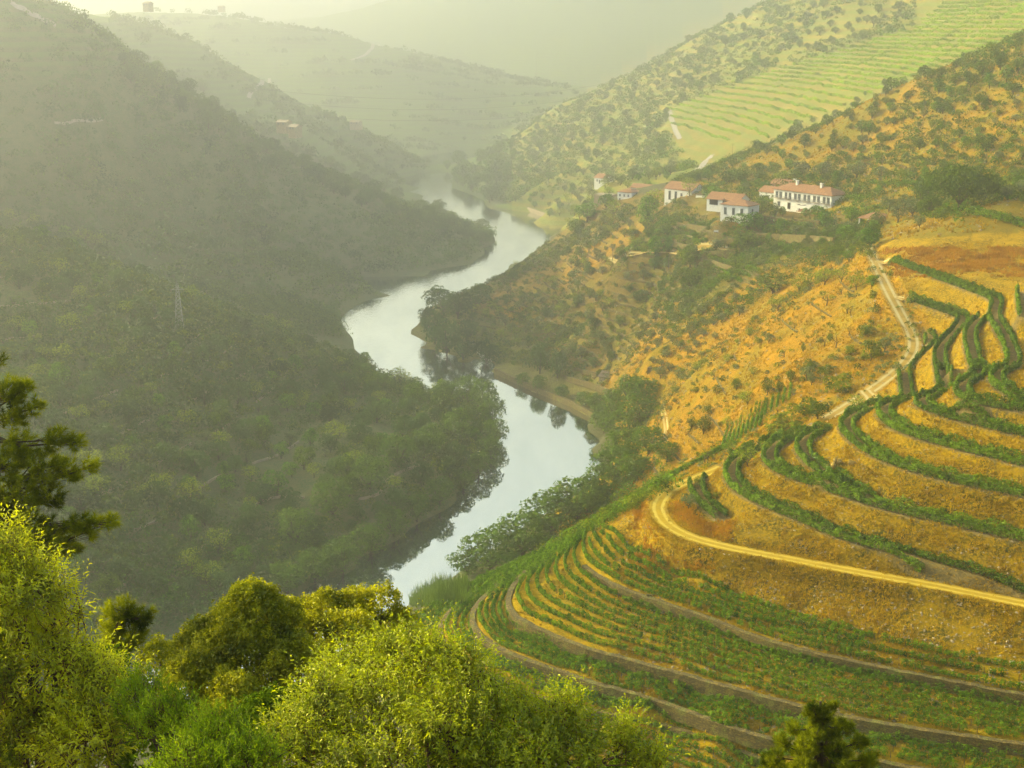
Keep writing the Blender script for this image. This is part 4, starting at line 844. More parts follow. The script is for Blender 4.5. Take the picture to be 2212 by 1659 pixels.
# dry-stone walls
def wall(w, hgt, thick, label, name='stone_retaining_wall', mat='stone', top=.06, seed=0, group=None, cat='stone wall'):
    g = np.random.default_rng(seed); w = resample(w, .9, 0); n = len(w); o = w[0].copy(); V = []; a = offset_line(w, thick/2); b = offset_line(w, -thick/2); hh = np.broadcast_to(hgt, (n,))
    for i in range(n):
        zt = w[i, 2] + top + g.normal() * .05; zb = w[i, 2] - hh[i] - .6; j = g.normal(size=2) * .02
        V += [(a[i,0], a[i,1], zt), (b[i,0]+j[0], b[i,1]+j[1], zt - .04), (b[i,0]+j[0]*1.5, b[i,1]+j[1]*1.5 - .12, zb), (a[i,0], a[i,1], zb)]
    V = np.array(V) - o; Fq = []
    for i in range(n-1):
        for k in range(4): Fq.append((i*4+k, i*4+(k+1)%4, i*4+4+(k+1)%4, i*4+4+k))
    Fq += [(3,2,1,0), (n*4-4, n*4-3, n*4-2, n*4-1)]
    r = ob(name, mesh_np(name, V, Fq, [M[mat]]), loc=tuple(o)); return tag(r, label, cat, group, 'thing')
for k, (i0, i1), nm in (('A', (14, 9999), 'top'), ('B', (20, 9999), 'second'), ('C', (22, 9999), 'third'), ('D', (24, 9999), 'lowest')):
    w = LV_W[k][i0:i1]; u, v = PX(w[:, 0], w[:, 1], w[:, 2]); w = w[u < 2400]
    q = offset_line(w, -.5); hh = WALLH[k] * np.clip(np.arange(len(w)) / 20, .15, 1)
    q = q.copy(); hh = np.interp(np.linspace(0, 1, len(resample(q, .9, 0))), np.linspace(0, 1, len(q)), hh)
    wall(q, hh, .95, '%s long curved dry-stone wall of the lower vineyard' % nm, seed=ord(k), group='curved vineyard walls')
# ------------------------------------------------------------------ houses
def house(name, loc, ang, L, D, Hw, label, cat='house', roof='hip', rh=2.2, wins=(), doors=(), chim=(), over=.45, wall_mat='white', roof_mat='roof', gwins=(), deep=1.5, broken=False):
    r = bpy.data.objects.new(name, None); COL.objects.link(r); r.location = loc; r.rotation_euler = (0, 0, R(ang)); tag(r, label, cat)
    m = MB(); m.add([(0,0,-deep),(L,0,-deep),(L,D,-deep),(0,D,-deep),(0,0,Hw),(L,0,Hw),(L,D,Hw),(0,D,Hw)], [(0,1,5,4),(1,2,6,5),(2,3,7,6),(3,0,4,7)])
    if roof == 'gable': m.add([(0,0,Hw),(0,D,Hw),(0,D/2,Hw+rh)], [(0,2,1)]); m.add([(L,0,Hw),(L,D,Hw),(L,D/2,Hw+rh)], [(0,1,2)])
    ob('wall', m.me('wall', [M[wall_mat]]), r)
    o = over; m = MB(); e = Hw - .12; t = .16
    if roof == 'gable':
        k = rh / (D/2); zl = Hw - o*k; top = [(-o,-o,zl+t),(L+o,-o,zl+t),(L+o,D/2,Hw+rh+t),(-o,D/2,Hw+rh+t),(L+o,D+o,zl+t),(-o,D+o,zl+t)]; bot = [(x,y,z-t+.01) for x,y,z in top]
        m.add(top+bot, [(0,1,2,3),(3,2,4,5),(6,9,8,7),(9,11,10,8),(0,6,7,1),(5,4,10,11),(0,3,9,6),(3,5,11,9),(1,7,8,2),(2,8,10,4)])
    elif roof == 'hip':
        i = D/2; top = [(-o,-o,Hw+t),(L+o,-o,Hw+t),(L+o,D+o,Hw+t),(-o,D+o,Hw+t),(i,D/2,Hw+rh+t),(L-i,D/2,Hw+rh+t)]
        m.add(top + [(-o,-o,Hw-.02),(L+o,-o,Hw-.02),(L+o,D+o,Hw-.02),(-o,D+o,Hw-.02)], [(0,1,5,4),(1,2,5),(2,3,4,5),(3,0,4),(6,7,1,0),(7,8,2,1),(8,9,3,2),(9,6,0,3),(9,8,7,6)])
    else:      # lean-to, rising backwards
        m.add([(-o,-o,Hw),(L+o,-o,Hw),(L+o,D+o,Hw+rh),(-o,D+o,Hw+rh),(-o,-o,Hw+t),(L+o,-o,Hw+t),(L+o,D+o,Hw+rh+t),(-o,D+o,Hw+rh+t)], [(0,3,2,1),(4,5,6,7),(0,1,5,4),(1,2,6,5),(2,3,7,6),(3,0,4,7)])
    rf = ob('roof', m.me('roof', [M[roof_mat]]), r)
    for cx, cy, ch in chim:
        b = MB(); b.box(cx-.45, cx+.45, cy-.45, cy+.45, Hw, Hw+rh+ch); b.box(cx-.6, cx+.6, cy-.6, cy+.6, Hw+rh+ch+.002, Hw+rh+ch+.2); c = ob('chimney', b.me('chimney', [M['white']]), rf)
    for (x, z, w, h, face) in list(wins) + [(*d, 'door') for d in doors]:
        f = MB(); g = MB(); fw = .14
        def bx(B, a0, a1, b0, b1, p0, p1):
            if face in ('front', 'door'): B.box(a0, a1, -p1, -p0, b0, b1)
            elif face == 'right': B.box(L+p0, L+p1, a0, a1, b0, b1)
            else: B.box(-p1, -p0, a0, a1, b0, b1)
        bx(f, x-fw, x, z-fw, z+h+fw, .003, .09); bx(f, x+w, x+w+fw, z-fw, z+h+fw, .003, .09); bx(f, x, x+w, z+h, z+h+fw, .003, .09); bx(f, x, x+w, z-fw, z, .003, .12)
        if face != 'door': bx(f, x+w/2-.04, x+w/2+.04, z, z+h, .022, .07); bx(f, x, x+w, z+h*.6-.03, z+h*.6+.03, .024, .065)
        bx(g, x, x+w, z, z+h, .002, .02)
        if face == 'door': ob('door', g.me('door', [M['darkin']]), r); ob('door_frame', f.me('door_frame', [M['frame']]), r)
        else: ff = ob('window', f.me('window', [M['frame']]), r); ob('pane', g.me('pane', [M['glass']]), ff)
    return r
def at(u, v, d): return PT(u, v, d=d)
# the villa: a long two-storey front of six window pairs with balconies
vl = at(1672, 408, 576); vb = (vl[0], vl[1], vl[2] - 7.3)
W6 = []
for k in range(6):
    x0 = 1.2 + k * 5.1; W6 += [(x0, 4.1, 1.15, 2.3, 'front'), (x0 + 2.1, 4.1, 1.15, 2.3, 'front')]
villa = house('villa', vb, -54, 31, 10, 7.3, 'long white two-storey villa with six pairs of tall windows and red tiled hip roof', 'villa', 'hip', 2.6, W6 + [(2.5,.8,1.2,1.6,'front'),(26,.8,1.2,1.6,'front')], [(8,0,1.4,2.4),(13.5,0,1.3,2.3)], [(9,4,1.2),(22,4,1.2)], .7)
for k in range(6):
    x0 = .9 + k * 5.1; b = MB(); b.box(x0, x0+3.9, -1.1, -.003, 3.85, 4.0)
    bl = ob('balcony', b.me('balcony', [M['stone_pale']]), villa); q = MB(); q.box(x0, x0+3.9, -1.1, -1.04, 4.9, 4.97)
    for i in range(14): q.box(x0+.02+i*.29, x0+.07+i*.29, -1.09, -1.05, 4.0, 4.9)
    for yy in (-1.08, -.1): q.box(x0, x0+.05, yy-.02, yy+.02, 4.0, 4.9); q.box(x0+3.85, x0+3.9, yy-.02, yy+.02, 4.0, 4.9)
    ob('railing', q.me('railing', [M['iron']]), bl)
po = house('porch', tuple(villa.location + Matrix.Rotation(R(-54), 3, 'Z') @ Vector((17.5, -4.6, 0))), -54, 7, 4.4, .15, 'small tiled porch on white pillars before the villa door', 'porch', 'lean', 1.0, deep=1)
po.children[1].location.z = 2.5
for x in (.2, 3.4, 6.6): q = MB(); q.box(x-.2, x+.2, .1, .5, .15, 2.66); ob('pillar', q.me('pillar', [M['white']]), po)
lw = at(1640, 412, 598); house('gabled_house', (lw[0], lw[1], lw[2]-4.8), -54, 9, 7, 4.8, 'white gabled wing with two small windows left of the villa', roof='gable', rh=2.0, wins=[(2,1.5,.8,1,'front'),(5,1.5,.8,1,'front')])
lw = at(1662, 398, 612); house('gabled_house', (lw[0], lw[1], lw[2]-5.0), -54, 14, 8, 5.0, 'higher white gabled building behind the left end of the villa', roof='gable', rh=2.3, chim=[(11, 4, .6)])
an = at(1557, 441, 560); house('low_annexe', (an[0], an[1], an[2]-4.7), -38, 12.5, 9, 4.7, 'low white annexe with three tall windows and a hip roof', 'annexe', 'hip', 1.9, [(1.7,.9,1.0,2.6,'front'),(5.4,.9,1.0,2.6,'front'),(9.1,.9,1.0,2.6,'front'),(3,1.2,.9,2,'right')], deep=3)
fa = at(1436, 406, 668); house('farmhouse', (fa[0], fa[1], fa[2]-5.2), -47, 17, 10, 5.2, 'white farmhouse with broad red gable roof beside the terraced slope', roof='gable', rh=2.9, wins=[(10,2.2,1.0,1.2,'front')], doors=[(2.6,0,1.2,4),(6.4,0,1.2,4)], deep=3)
fb = at(1503, 420, 645); house('lean_shed', (fb[0], fb[1], fb[2]-3.6), -47, 9, 7, 3.6, 'small white shed with dark slate roof beside the farmhouse', 'shed', 'lean', 1.0, roof_mat='stone', deep=3)
sh_ = at(1527, 428, 600); house('long_shed', (sh_[0], sh_[1], sh_[2]-2.5), -40, 16, 9, 2.5, 'long shed with bright orange tiles between farmhouse and annexe', 'shed', 'gable', 2.4, doors=[(1.5,0,4,2.1),(8,0,4,2.1)], deep=3)
ct = at(1334, 414, 735); house('cottage', (ct[0], ct[1], ct[2]-5.6), -40, 9, 9, 5.6, 'two-storey white cottage with red roof above the river road', 'house', 'hip', 1.8, [(1.2,3.4,.8,1,'front'),(4,3.4,.8,1,'front'),(6.6,3.4,.8,1,'front'),(1.2,.8,.8,1.4,'front'),(6.6,.8,.8,1.2,'front')], deep=4)
ct = at(1362, 404, 765); house('low_house', (ct[0], ct[1], ct[2]-3.4), -40, 15, 7, 3.4, 'low house with pale red roof just behind the two-storey cottage', roof='gable', rh=1.8, deep=3)
ct = at(1385, 407, 755); house('low_house', (ct[0], ct[1], ct[2]-2.8), -40, 11, 6, 2.8, 'lowest pale house right of the two-storey cottage', roof='gable', rh=1.4, deep=3)
ct = at(1284, 383, 900); house('small_house', (ct[0], ct[1], ct[2]-3.6), -45, 10, 8, 3.6, 'small white gabled house alone on the hazy far slope', roof='gable', rh=2.2, wins=[(2,1.2,.9,1.1,'front'),(6,1.2,.9,1.1,'front')], doors=[(4.1,0,.9,2)], deep=4)
ct = at(1283, 420, 770); house('stone_shed', (ct[0], ct[1], ct[2]-4.2), -35, 11, 7, 4.2, 'ochre stone store without a roof left of the two-storey cottage', 'shed', 'lean', .2, wall_mat='stone_pale', roof_mat='stone_pale', over=.1, deep=3)
# far houses on the left ridge
for u, v, d, L, nm, lb in [(596,262,1010,9,'hill_house','white house on the hazy left ridge beside the lit trees'), (622,272,1000,7,'hill_house','smaller tan house below the white one on the left ridge'), (308,6,1405,7,'ridge_house','low flat house on the skyline of the left ridge'), (755,262,1440,11,'ridge_house','long pale house on the third ridge above the river'), (470,14,2180,9,'ridge_house','tiny house on the crest of the fourth ridge')]:
    p = at(u, v, d); house(nm, (p[0], p[1], p[2]-3.5), -30, L, 7, 3.0, lb, roof='gable', rh=1.5, wins=[(1.5,1.3,1,1.1,'front'),(L-3,1.3,1,1.1,'front')], deep=5, wall_mat='stone_pale', roof_mat='stone_pale')
# open shelter on pillars
sp = at(1855, 470, 486); r = house('open_shelter', (sp[0], sp[1], sp[2]-.1), -40, 10.5, 7.5, -2.9, 'open shelter with tiled hip roof on white pillars at the garden corner', 'shelter', 'hip', 1.9, deep=.0)
for c in list(r.children):
    if c.name.startswith('wall'): bpy.data.objects.remove(c)
    else: c.location.z = 2.9
for x in (.2, 5.2, 10.2):
    for y in (.2, 7.2): q = MB(); q.box(x-.2, x+.2, y-.2, y+.2, -4.2, -.05); ob('pillar', q.me('pillar', [M['white']]), r)
q = MB(); q.box(-.3, 10.8, -.3, 7.8, -5.2, -3.9); ob('floor_slab', q.me('floor_slab', [M['stone_pale']]), r)
# ruined barn by the river
bn = ground(1294, 834); r = house('stone_barn', (bn[0], bn[1], bn[2]), -33, 9.5, 6, 3.6, 'ruined pale stone barn with gaps in its roof near the quay', 'barn', 'gable', 1.7, wall_mat='stone_pale', roof_mat='wood', doors=[(4,0,1.4,2.2)], deep=3)
for u, v, L, nm in [(1392,768,6,'stone_hut'), (1398,812,4.5,'stone_hut'), (1690,388,7,'stone_hut')]:
    p = ground(u, v); house(nm, p, -30, L, 4, 2.4, {1392:'roofless stone ruin at the left end of the golden slope',1398:'smaller collapsed stone hut on the golden slope',1690:'old stone hut under the rocks behind the villa'}[u], 'ruin', 'lean', .15, wall_mat='stone', roof_mat='stone', doors=[(1.5,0,1.1,1.7)], over=.02)
# steps, sign, poles
st = ground(1405, 1296); r = bpy.data.objects.new('stone_steps', None); COL.objects.link(r); r.location = st; tag(r, 'narrow flight of dark stone steps through the vineyard wall', 'steps')
for k in range(9): q = MB(); q.box(-.7+k*.14, .7+k*.14, -.45*k-.45, -.45*k+.02, -2.6, .35-.28*k); ob('step', q.me('step', [M['stone']]), r)
sg = ground(1546, 524); r = bpy.data.objects.new('road_sign', None); COL.objects.link(r); r.location = sg; r.rotation_euler = (0, 0, R(-20)); tag(r, 'small upright white sign with a blue mark before the garden wall', 'sign')
q = MB(); q.box(-.9, .9, -.05, .05, 1.0, 3.4); ob('sign_board', q.me('sign_board', [M['white']]), r); q = MB(); q.box(-.35, .35, -.09, -.053, 1.6, 2.7); q.box(-.1, .1, -.1, -.092, 1.8, 2.5); ob('blue_mark', q.me('blue_mark', [M['blue']]), r)
q = MB(); q.box(-.6, -.5, -.03, .03, -.3, 1.0); q.box(.5, .6, -.03, .03, -.3, 1.0); ob('post', q.me('post', [M['iron']]), r)
for u, v, h, lb in [(1903,395,9,'wooden pole with stay wire on the slope behind the villa'), (1563,470,8,'wooden pole left of the low annexe'), (1444,585,8,'wooden pole below the garden road'), (1323,575,8,'wooden pole at the left end of the road'), (1270,575,8,'leaning pole near the crest of the spur'), (1103,640,8,'thin pole above the wooded spur tip'), (1582,340,9,'pole beside the far road on the right'), (1158,165,40,'tall thin mast on the fourth ridge')]:
    p = ground(u, v)
    if p is None: p = at(u, v, 2000)
    q = MB(); q.tube([(0,0,-1),(0,0,h)], [.16*max(1,h/14),.1*max(1,h/14)], 6); r = bpy.data.objects.new('utility_pole', None); COL.objects.link(r); r.location = p; tag(r, lb, 'pole'); ob('shaft', q.me('shaft', [M['wood']]), r)
    q = MB(); q.box(-.9, .9, -.07, .07, h-.7, h-.55); ob('crossarm', q.me('crossarm', [M['wood']]), r)
# lattice pylon on the left slope
pp = ground(388, 706); r = bpy.data.objects.new('lattice_pylon', None); COL.objects.link(r); r.location = pp; r.rotation_euler = (0, 0, R(12)); tag(r, 'grey lattice electricity pylon standing on the near left slope', 'pylon')
Hp = 17.0; hb_ = lambda z: 1.15 * (1 - z / Hp) + .28; q = MB()
for sx, sy in ((-1,-1),(1,-1),(1,1),(-1,1)): ob('leg', MB().tube([(sx*hb_(-1), sy*hb_(-1), -1), (sx*hb_(Hp-1), sy*hb_(Hp-1), Hp-1)], .11, 4).me('leg', [M['iron']]), r)
z0 = 0
while z0 < Hp - 2:
    z1 = z0 + 1.5
    for (ax, ay), (bx_, by_) in (((-1,-1),(1,-1)),((1,-1),(1,1)),((1,1),(-1,1)),((-1,1),(-1,-1))):
        q.tube([(ax*hb_(z0), ay*hb_(z0), z0), (bx_*hb_(z1), by_*hb_(z1), z1)], .05, 3); q.tube([(bx_*hb_(z0), by_*hb_(z0), z0), (ax*hb_(z1), ay*hb_(z1), z1)], .05, 3)
    z0 = z1
ob('bracing', q.me('bracing', [M['iron']]), r)
q = MB(); q.tube([(-2.4,0,Hp-3.2),(2.4,0,Hp-3.2)], .09, 4); q.tube([(-2.3,0,Hp-3.2),(0,0,Hp-2.2),(2.3,0,Hp-3.2)], .05, 3); q.tube([(0,0,Hp-3.4),(0,0,Hp)], .1, 4); ob('crossarm', q.me('crossarm', [M['iron']]), r)
for x in (-2.3, 2.3): ob('insulator', MB().tube([(x,0,Hp-3.2),(x,0,Hp-4.0)], .12, 5).me('insulator', [M['stone_pale']]), r)
for k, v in enumerate((190, 213, 237)):
    a = Vector(at(560, v+2, 1250)); b = Vector(at(1330, v-14, 1650)); pts = [a.lerp(b, t/14) - Vector((0, 0, 14 * (1 - (2*t/14-1)**2))) for t in range(15)]
    tag(ob('power_cable', MB().tube(pts, .16, 4).me('power_cable', [M['wire']])), '%s power cable hanging across the hazy river gorge' % ['highest', 'middle', 'lowest'][k], 'cable', 'cables across the gorge')
# roads and lanes seen on the slopes
def lane(name, pts, half, mat='tar', n=40, up=.12):
    w = []
    for (a, b) in zip(pts[:-1], pts[1:]): w += list(dline(a, b, 6))[:-1]
    w = np.array(w)
    if len(w) < 4: return
    w = w[np.r_[True, np.hypot(np.diff(w[:, 0]), np.diff(w[:, 1])) < 60]]
    ribbon(name, resample(w[::2], 1.5, 3), half, up, M[mat])
lane('garden_road', [(1300,566),(1360,556),(1430,550),(1500,548),(1580,541),(1640,538),(1700,541),(1790,550)], 1.5, 'road')
lane('river_track', [(1018,738),(1030,752),(1042,770),(1062,790)], 2.0)
lane('river_track', [(1428,880),(1436,905),(1440,935),(1425,960)], .8, 'road')
lane('hill_road', [(118,272),(180,270),(250,269)], .8, 'tar', up=.25)
lane('hill_road', [(582,172),(560,190),(540,205),(536,225)], 2, 'tar', up=.4); lane('hill_road', [(818,98),(800,110),(785,125),(740,138)], 2.6, 'tar', up=.6); lane('hill_road', [(25,20),(60,35),(100,52),(125,62)], 1.8, 'tar', up=.3)
lane('far_road', [(1445,240),(1452,265),(1462,290),(1470,305)], 2, up=.2); lane('far_road', [(1540,335),(1520,355),(1505,372)], 2, up=.2)
lane('track_spur', [(1893,566),(1912,570),(1924,572)], 1.3, 'road'); lane('track_spur', [(1935,645),(1950,650),(1958,652)], 1.3, 'road'); lane('nose_track', [(1868,848),(1880,858),(1888,870)], 1.8, 'road')
# walls: quay, garden terraces
def pxwall(pts, h, th, lb, mat='stone', d=None, z=None, **k):
    w = np.array([PT(u, v, z=z) if z is not None else ground(u, v) for u, v in pts]); w[:, 2] += h * (0 if z is not None else 1)
    return wall(resample(w, 1.0), h, th, lb, mat=mat, seed=len(lb), **k)
q = np.array([PT(u, v, z=.4) for u, v in [(1070,805),(1110,824),(1150,842),(1195,860),(1240,878),(1290,905),(1312,945)]]); q[:, 2] = 2.3; wall(resample(q, 1.0), 2.8, 1.0, 'long stone quay wall curving along the near river bank', name='quay_wall', seed=3)
pxwall([(1095,433),(1150,450),(1200,469),(1243,488)], 3.5, 1.2, 'pale river wall at the far bend of the river', 'stone_pale', z=3.6, name='river_wall')
pxwall([(1555,472),(1600,478),(1660,482),(1720,488),(1770,494)], 2.6, .8, 'high garden wall running below the annexe and villa', 'stone', name='garden_wall')
pxwall([(1600,524),(1680,522),(1760,526),(1800,532)], 2.8, .8, 'ivy topped wall above the garden road', 'stone', name='garden_wall')
pxwall([(1425,490),(1480,492),(1530,500)], 1.5, .7, 'upper terrace wall left of the annexe'); pxwall([(1400,510),(1480,517),(1500,522)], 1.5, .7, 'second terrace wall left of the annexe'); pxwall([(1372,526),(1440,529),(1490,538)], 1.5, .7, 'third terrace wall left of the annexe')
pxwall([(1505,512),(1528,520),(1545,527),(1590,536)], 3.0, .8, 'tall wall behind the small sign'); pxwall([(1520,560),(1560,562),(1590,556)], 3.0, .9, 'rounded bastion wall holding up the garden road')
pxwall([(1180,790),(1250,805),(1290,815)], 1.6, .7, 'upper orchard wall near the stone barn'); pxwall([(1220,822),(1290,842),(1330,862)], 1.8, .7, 'lower orchard wall in front of the stone barn')
pxwall([(1535,572),(1600,590),(1640,602)], 1.2, .6, 'upper wall of the plots below the road'); pxwall([(1545,590),(1600,608),(1625,616)], 1.2, .6, 'lower wall of the plots below the road')
# low dry-stone terrace lips along the level lines of the old slopes
def lips(mask, zs, n, ln, hgt, grp, seed, mat='stone'):
    g = np.random.default_rng(seed); made = 0
    for zl in zs:
        run = []
        for j in range(0, len(az), 3):
            c = np.nonzero((GZ[:-1, j] < zl) & (GZ[1:, j] >= zl) & mask[:-1, j])[0]
            if len(c): i = c[0]; f = (zl - GZ[i, j]) / (GZ[i+1, j] - GZ[i, j]); p = (GX[i, j]*(1-f)+GX[i+1, j]*f, GY[i, j]*(1-f)+GY[i+1, j]*f, zl)
            else: p = None
            if p and (not run or math.hypot(p[0]-run[-1][0], p[1]-run[-1][1]) < 15): run.append(p)
            else:
                if len(run) > 3: made += cutrun(run, g, ln, hgt, grp, mat)
                run = [p] if p else []
        if len(run) > 3: made += cutrun(run, g, ln, hgt, grp, mat)
    return made
def cutrun(run, g, ln, hgt, grp, mat):
    run = np.array(run); s = np.r_[0, np.cumsum(np.hypot(np.diff(run[:, 0]), np.diff(run[:, 1])))]; t = g.uniform(0, 8); c = 0
    while t < s[-1] - 5:
        l = g.uniform(*ln); ts = np.arange(t, min(t + l, s[-1]), 1.0)
        if len(ts) > 4:
            w = np.stack([np.interp(ts, s, run[:, 0]), np.interp(ts, s, run[:, 1]), np.zeros(len(ts))], 1); k5 = np.ones(3)/3
            for q in (0, 1): w[1:-1, q] = np.convolve(w[:, q], k5, 'valid')
            w[:, 2] = H(w[:, 0], w[:, 1]) + hgt * .6
            r = wall(w, hgt, .45, 'x', name='dry_stone_wall', mat=mat, seed=int(t*7) % 1000, group=grp, cat='stone wall'); u, v = PX(*w[len(w)//2]); PEND.append((r, 'low broken dry-stone wall', float(u), float(v))); c += 1
        t += l + g.uniform(4, 22)
    return c
nl_ = lips(mgs & (GY < 600) & (ROADD > 6), np.arange(20, 84, 5.5), 60, (8, 26), .35, 'old dry-stone walls on the golden slope', 3)
nl_ += lips(msp & (GY > 520) & ~mgs, np.arange(6, 62, 3.2), 60, (10, 40), 1.1, 'old dry-stone walls on the spur', 4)
nl_ += lips(mrm & (GU > 1850) & (GV > 340) & (GV < 450), np.arange(78, 112, 3.2), 60, (12, 40), 1.1, 'dry-stone walls on the golden hill', 5)
nl_ += lips(leftm & (GY < 560) & (GU > -50), np.arange(10, 70, 6), 60, (12, 36), 1.0, 'dry-stone walls on the near left slope', 6, 'stone_pale')
print('walls', nl_)
M['ochre_rock'] = plain('ochre_rock', (.46,.31,.06), .95, (.16,.11,.03), 1.5, 1.0, 3)
# broken rock face beside the third shelf
p = ground(1815, 1020); g = np.random.default_rng(3); r = bpy.data.objects.new('rock_outcrop', None); COL.objects.link(r); r.location = p; tag(r, 'pale broken rock face jutting from the golden bank', 'rock')
for i in range(9):
    bm_ = MB(); u_ = unit(40, g); 
    import bmesh
    b = bmesh.new(); [b.verts.new(Vector(q) * g.uniform(.8, 1.1)) for q in u_]; bmesh.ops.convex_hull(b, input=b.verts); me = bpy.data.meshes.new('boulder'); b.to_mesh(me); b.free(); me.materials.append(M['ochre_rock'])
    o = ob('boulder', me, r); q = PT(1790 + i*8, 1000 + i*6 + g.normal()*3, d=p[1]); hz = float(H(q[0], p[1])); o.location = (q[0]-p[0], g.normal()*.6, g.normal()*.5 + .2); o.scale = (g.uniform(.4, .8), g.uniform(.4, .6), g.uniform(.4, .8))
# ------------------------------------------------------------------ the near trees below the viewpoint
def leaf_strips(P, T, Nn, ln, wd, droop):
    """long curved leaves, four triangles each"""
    S = np.cross(T, Nn); S /= np.linalg.norm(S, axis=1, keepdims=True) + 1e-9; G = np.array([0, 0, -1.0])[None]
    def at_(s): return P + T * (s * ln)[:, None] + G * (s * s * droop * ln)[:, None]
    p0 = P; m1 = at_(.33 + 0*ln); m2 = at_(.68 + 0*ln); p3 = at_(1 + 0*ln); w = wd[:, None]
    V = np.stack([p0, m1 - S*w, m1 + S*w, m2 - S*w*.75, m2 + S*w*.75, p3], 1).reshape(-1, 3); n = len(P)
    f = np.array([(0,1,2),(1,3,2),(2,3,4),(3,5,4)]); return V, (f[None] + (np.arange(n)*6)[:, None, None]).reshape(-1, 3)
def lump_pts(lumps, dens, g):
    """points on the outer skins of overlapping lumps, mostly the sides facing up and out"""
    L = []
    for u, v, rp, d in lumps:
        c = np.array(PT(u, v, d=d)); r = rp * d / FPX
        if rp < 48: L.append((*c, r)); continue
        L.append((*c, r * .62)); k = int(g.integers(8, 12)); q = unit(k, g); q[:, 2] = np.abs(q[:, 2]) * 1.0 - .25; q[:, 1] *= .8
        for j in range(k): L.append((*(c + q[j] * r * .66), r * g.uniform(.30, .48)))
    L = np.array(L); Ps = []; Ds = []
    for i, (x, y, z, r) in enumerate(L):
        n = int(dens * r * r * 12.5); d = unit(n, g); d[:, 2] = np.where(d[:, 2] < -.5, -d[:, 2], d[:, 2]); rr_ = r * (.80 + .28 * g.uniform(0, 1, n)) * (1 + .16 * np.sin(d[:, 0]*7 + i) * np.sin(d[:, 2]*6 + i*2) * 1.1)
        P = np.array([x, y, z]) + d * np.stack([rr_, rr_, rr_], 1)
        ins = np.zeros(n, bool)
        for j, (a, b, c, q) in enumerate(L):
            if j != i: ins |= ((P - [a, b, c]) ** 2).sum(1) < (q * .72) ** 2
        Ps.append(P[~ins]); Ds.append(d[~ins])
    return np.vstack(Ps), np.vstack(Ds), L
def near_thing(name, label, cat, lumps, V, Fq, mat, stems, bark='bark', rad=.09, twigs=None, foli='foliage'):
    L = np.array([(*PT(u, v, d=d), r * d / FPX) for u, v, r, d in lumps]); cx, cy = L[:, 0].mean(), L[:, 1].mean() + .2; base = Vector((cx, cy, float(H(cx, cy))))
    r = bpy.data.objects.new(name, None); COL.objects.link(r); r.location = base; tag(r, label, cat)
    ob(foli, mesh_np(foli, V - np.array(base)[None], Fq, [M[mat]]), r)
    t = MB()
    for x, y, z, q in L:
        e = Vector((x, y, z)) - base; fk = Vector((e.x * .25, e.y * .25, e.z * .35)); g2 = fk.lerp(e, .5) + Vector((.08, -.05, .15))
        t.tube([(0, 0, -.4), fk * .5, fk, g2, e], [rad*1.3, rad, rad*.8, rad*.5, rad*.22], 5)
        for k in range(6): w = e + Vector(unit(1)[0]) * q * .9; t.tube([g2.lerp(e, .3 + .12*k), w], [rad*.2, rad*.05], 3)
    tr = ob('trunk', t.me('trunk', [M[bark]]), r)
    if twigs is not None: ob('twigs', mesh_np('twigs', twigs[0] - np.array(base)[None], twigs[1], [M['twig']]), r)
    return r
def almond_near(name, label, lumps, dens, seed, leaf=.085, mat='fg_almond', sh=(.30, .75), nl=17, droop=.55, cat='tree', up=.55):
    g = np.random.default_rng(seed); P, D, L = lump_pts(lumps, dens, g); n = len(P)
    dirn = D * .55 + np.array([-.12, 0, up]) + unit(n, g) * .45; dirn /= np.linalg.norm(dirn, axis=1, keepdims=True); sl_ = g.uniform(*sh, n) * np.where(g.uniform(size=n) < .07, 1.5, 1.0)
    st = P - dirn * (sl_ * .45)[:, None]
    # shoots: thin stems plus leaves set round them
    bend = unit(n, g) * .12
    ts = np.linspace(.12, 1, nl); LP = []; LT = []; LN = []; LL = []
    a0 = g.uniform(0, 6.28, n); e1 = np.cross(dirn, unit(n, g)); e1 /= np.linalg.norm(e1, axis=1, keepdims=True); e2 = np.cross(dirn, e1)
    for k, t in enumerate(ts):
        a = a0 + k * 2.4; o = e1 * np.cos(a)[:, None] + e2 * np.sin(a)[:, None]; q = st + dirn * (sl_ * t)[:, None] + bend * (t*t * sl_)[:, None]
        tt = o * (.85 - .35*t) + dirn * (.45 + .5*t); tt += unit(n, g) * .18; tt /= np.linalg.norm(tt, axis=1, keepdims=True)
        LP.append(q); LT.append(tt); LN.append(dirn + unit(n, g) * .5); LL.append(leaf * g.uniform(.65, 1.2, n) * (1.1 - .35*t))
    LP = np.vstack(LP); LT = np.vstack(LT); LN = np.vstack(LN); LL = np.concatenate(LL)
    V, Fq = leaf_strips(LP, LT, LN, LL, LL * .12, droop * g.uniform(.5, 1.3, len(LL)))
    w = .0035; e = st + dirn * sl_[:, None] + bend * sl_[:, None]; mdl = (st + e) / 2 + bend * (-.2 * sl_[:, None])
    TV = np.stack([st - e1*w*1.6, st + e1*w*1.6, e], 1).reshape(-1, 3); TF = np.arange(3*n).reshape(n, 3)
    return near_thing(name, label, cat, lumps, V, Fq, mat, None, twigs=(TV, TF))
def round_near(name, label, lumps, dens, seed, leaf=.05, mat='fg_oak', cat='tree', per=8, spread=.075):
    g = np.random.default_rng(seed); P, D, L = lump_pts(lumps, dens, g); n = len(P)
    out = P + D * (g.uniform(0, .14, n) ** 1.0)[:, None]
    Q = np.repeat(out, per, 0) + unit(n*per, g) * (spread * g.uniform(.3, 1, n*per))[:, None]; DD = np.repeat(D, per, 0) * .5 + np.array([0, 0, .35])
    V, Fq = cards(Q, DD, leaf, g, asp=.5, jit=1.0)
    return near_thing(name, label, cat, lumps, V, Fq, mat, None, rad=.08)
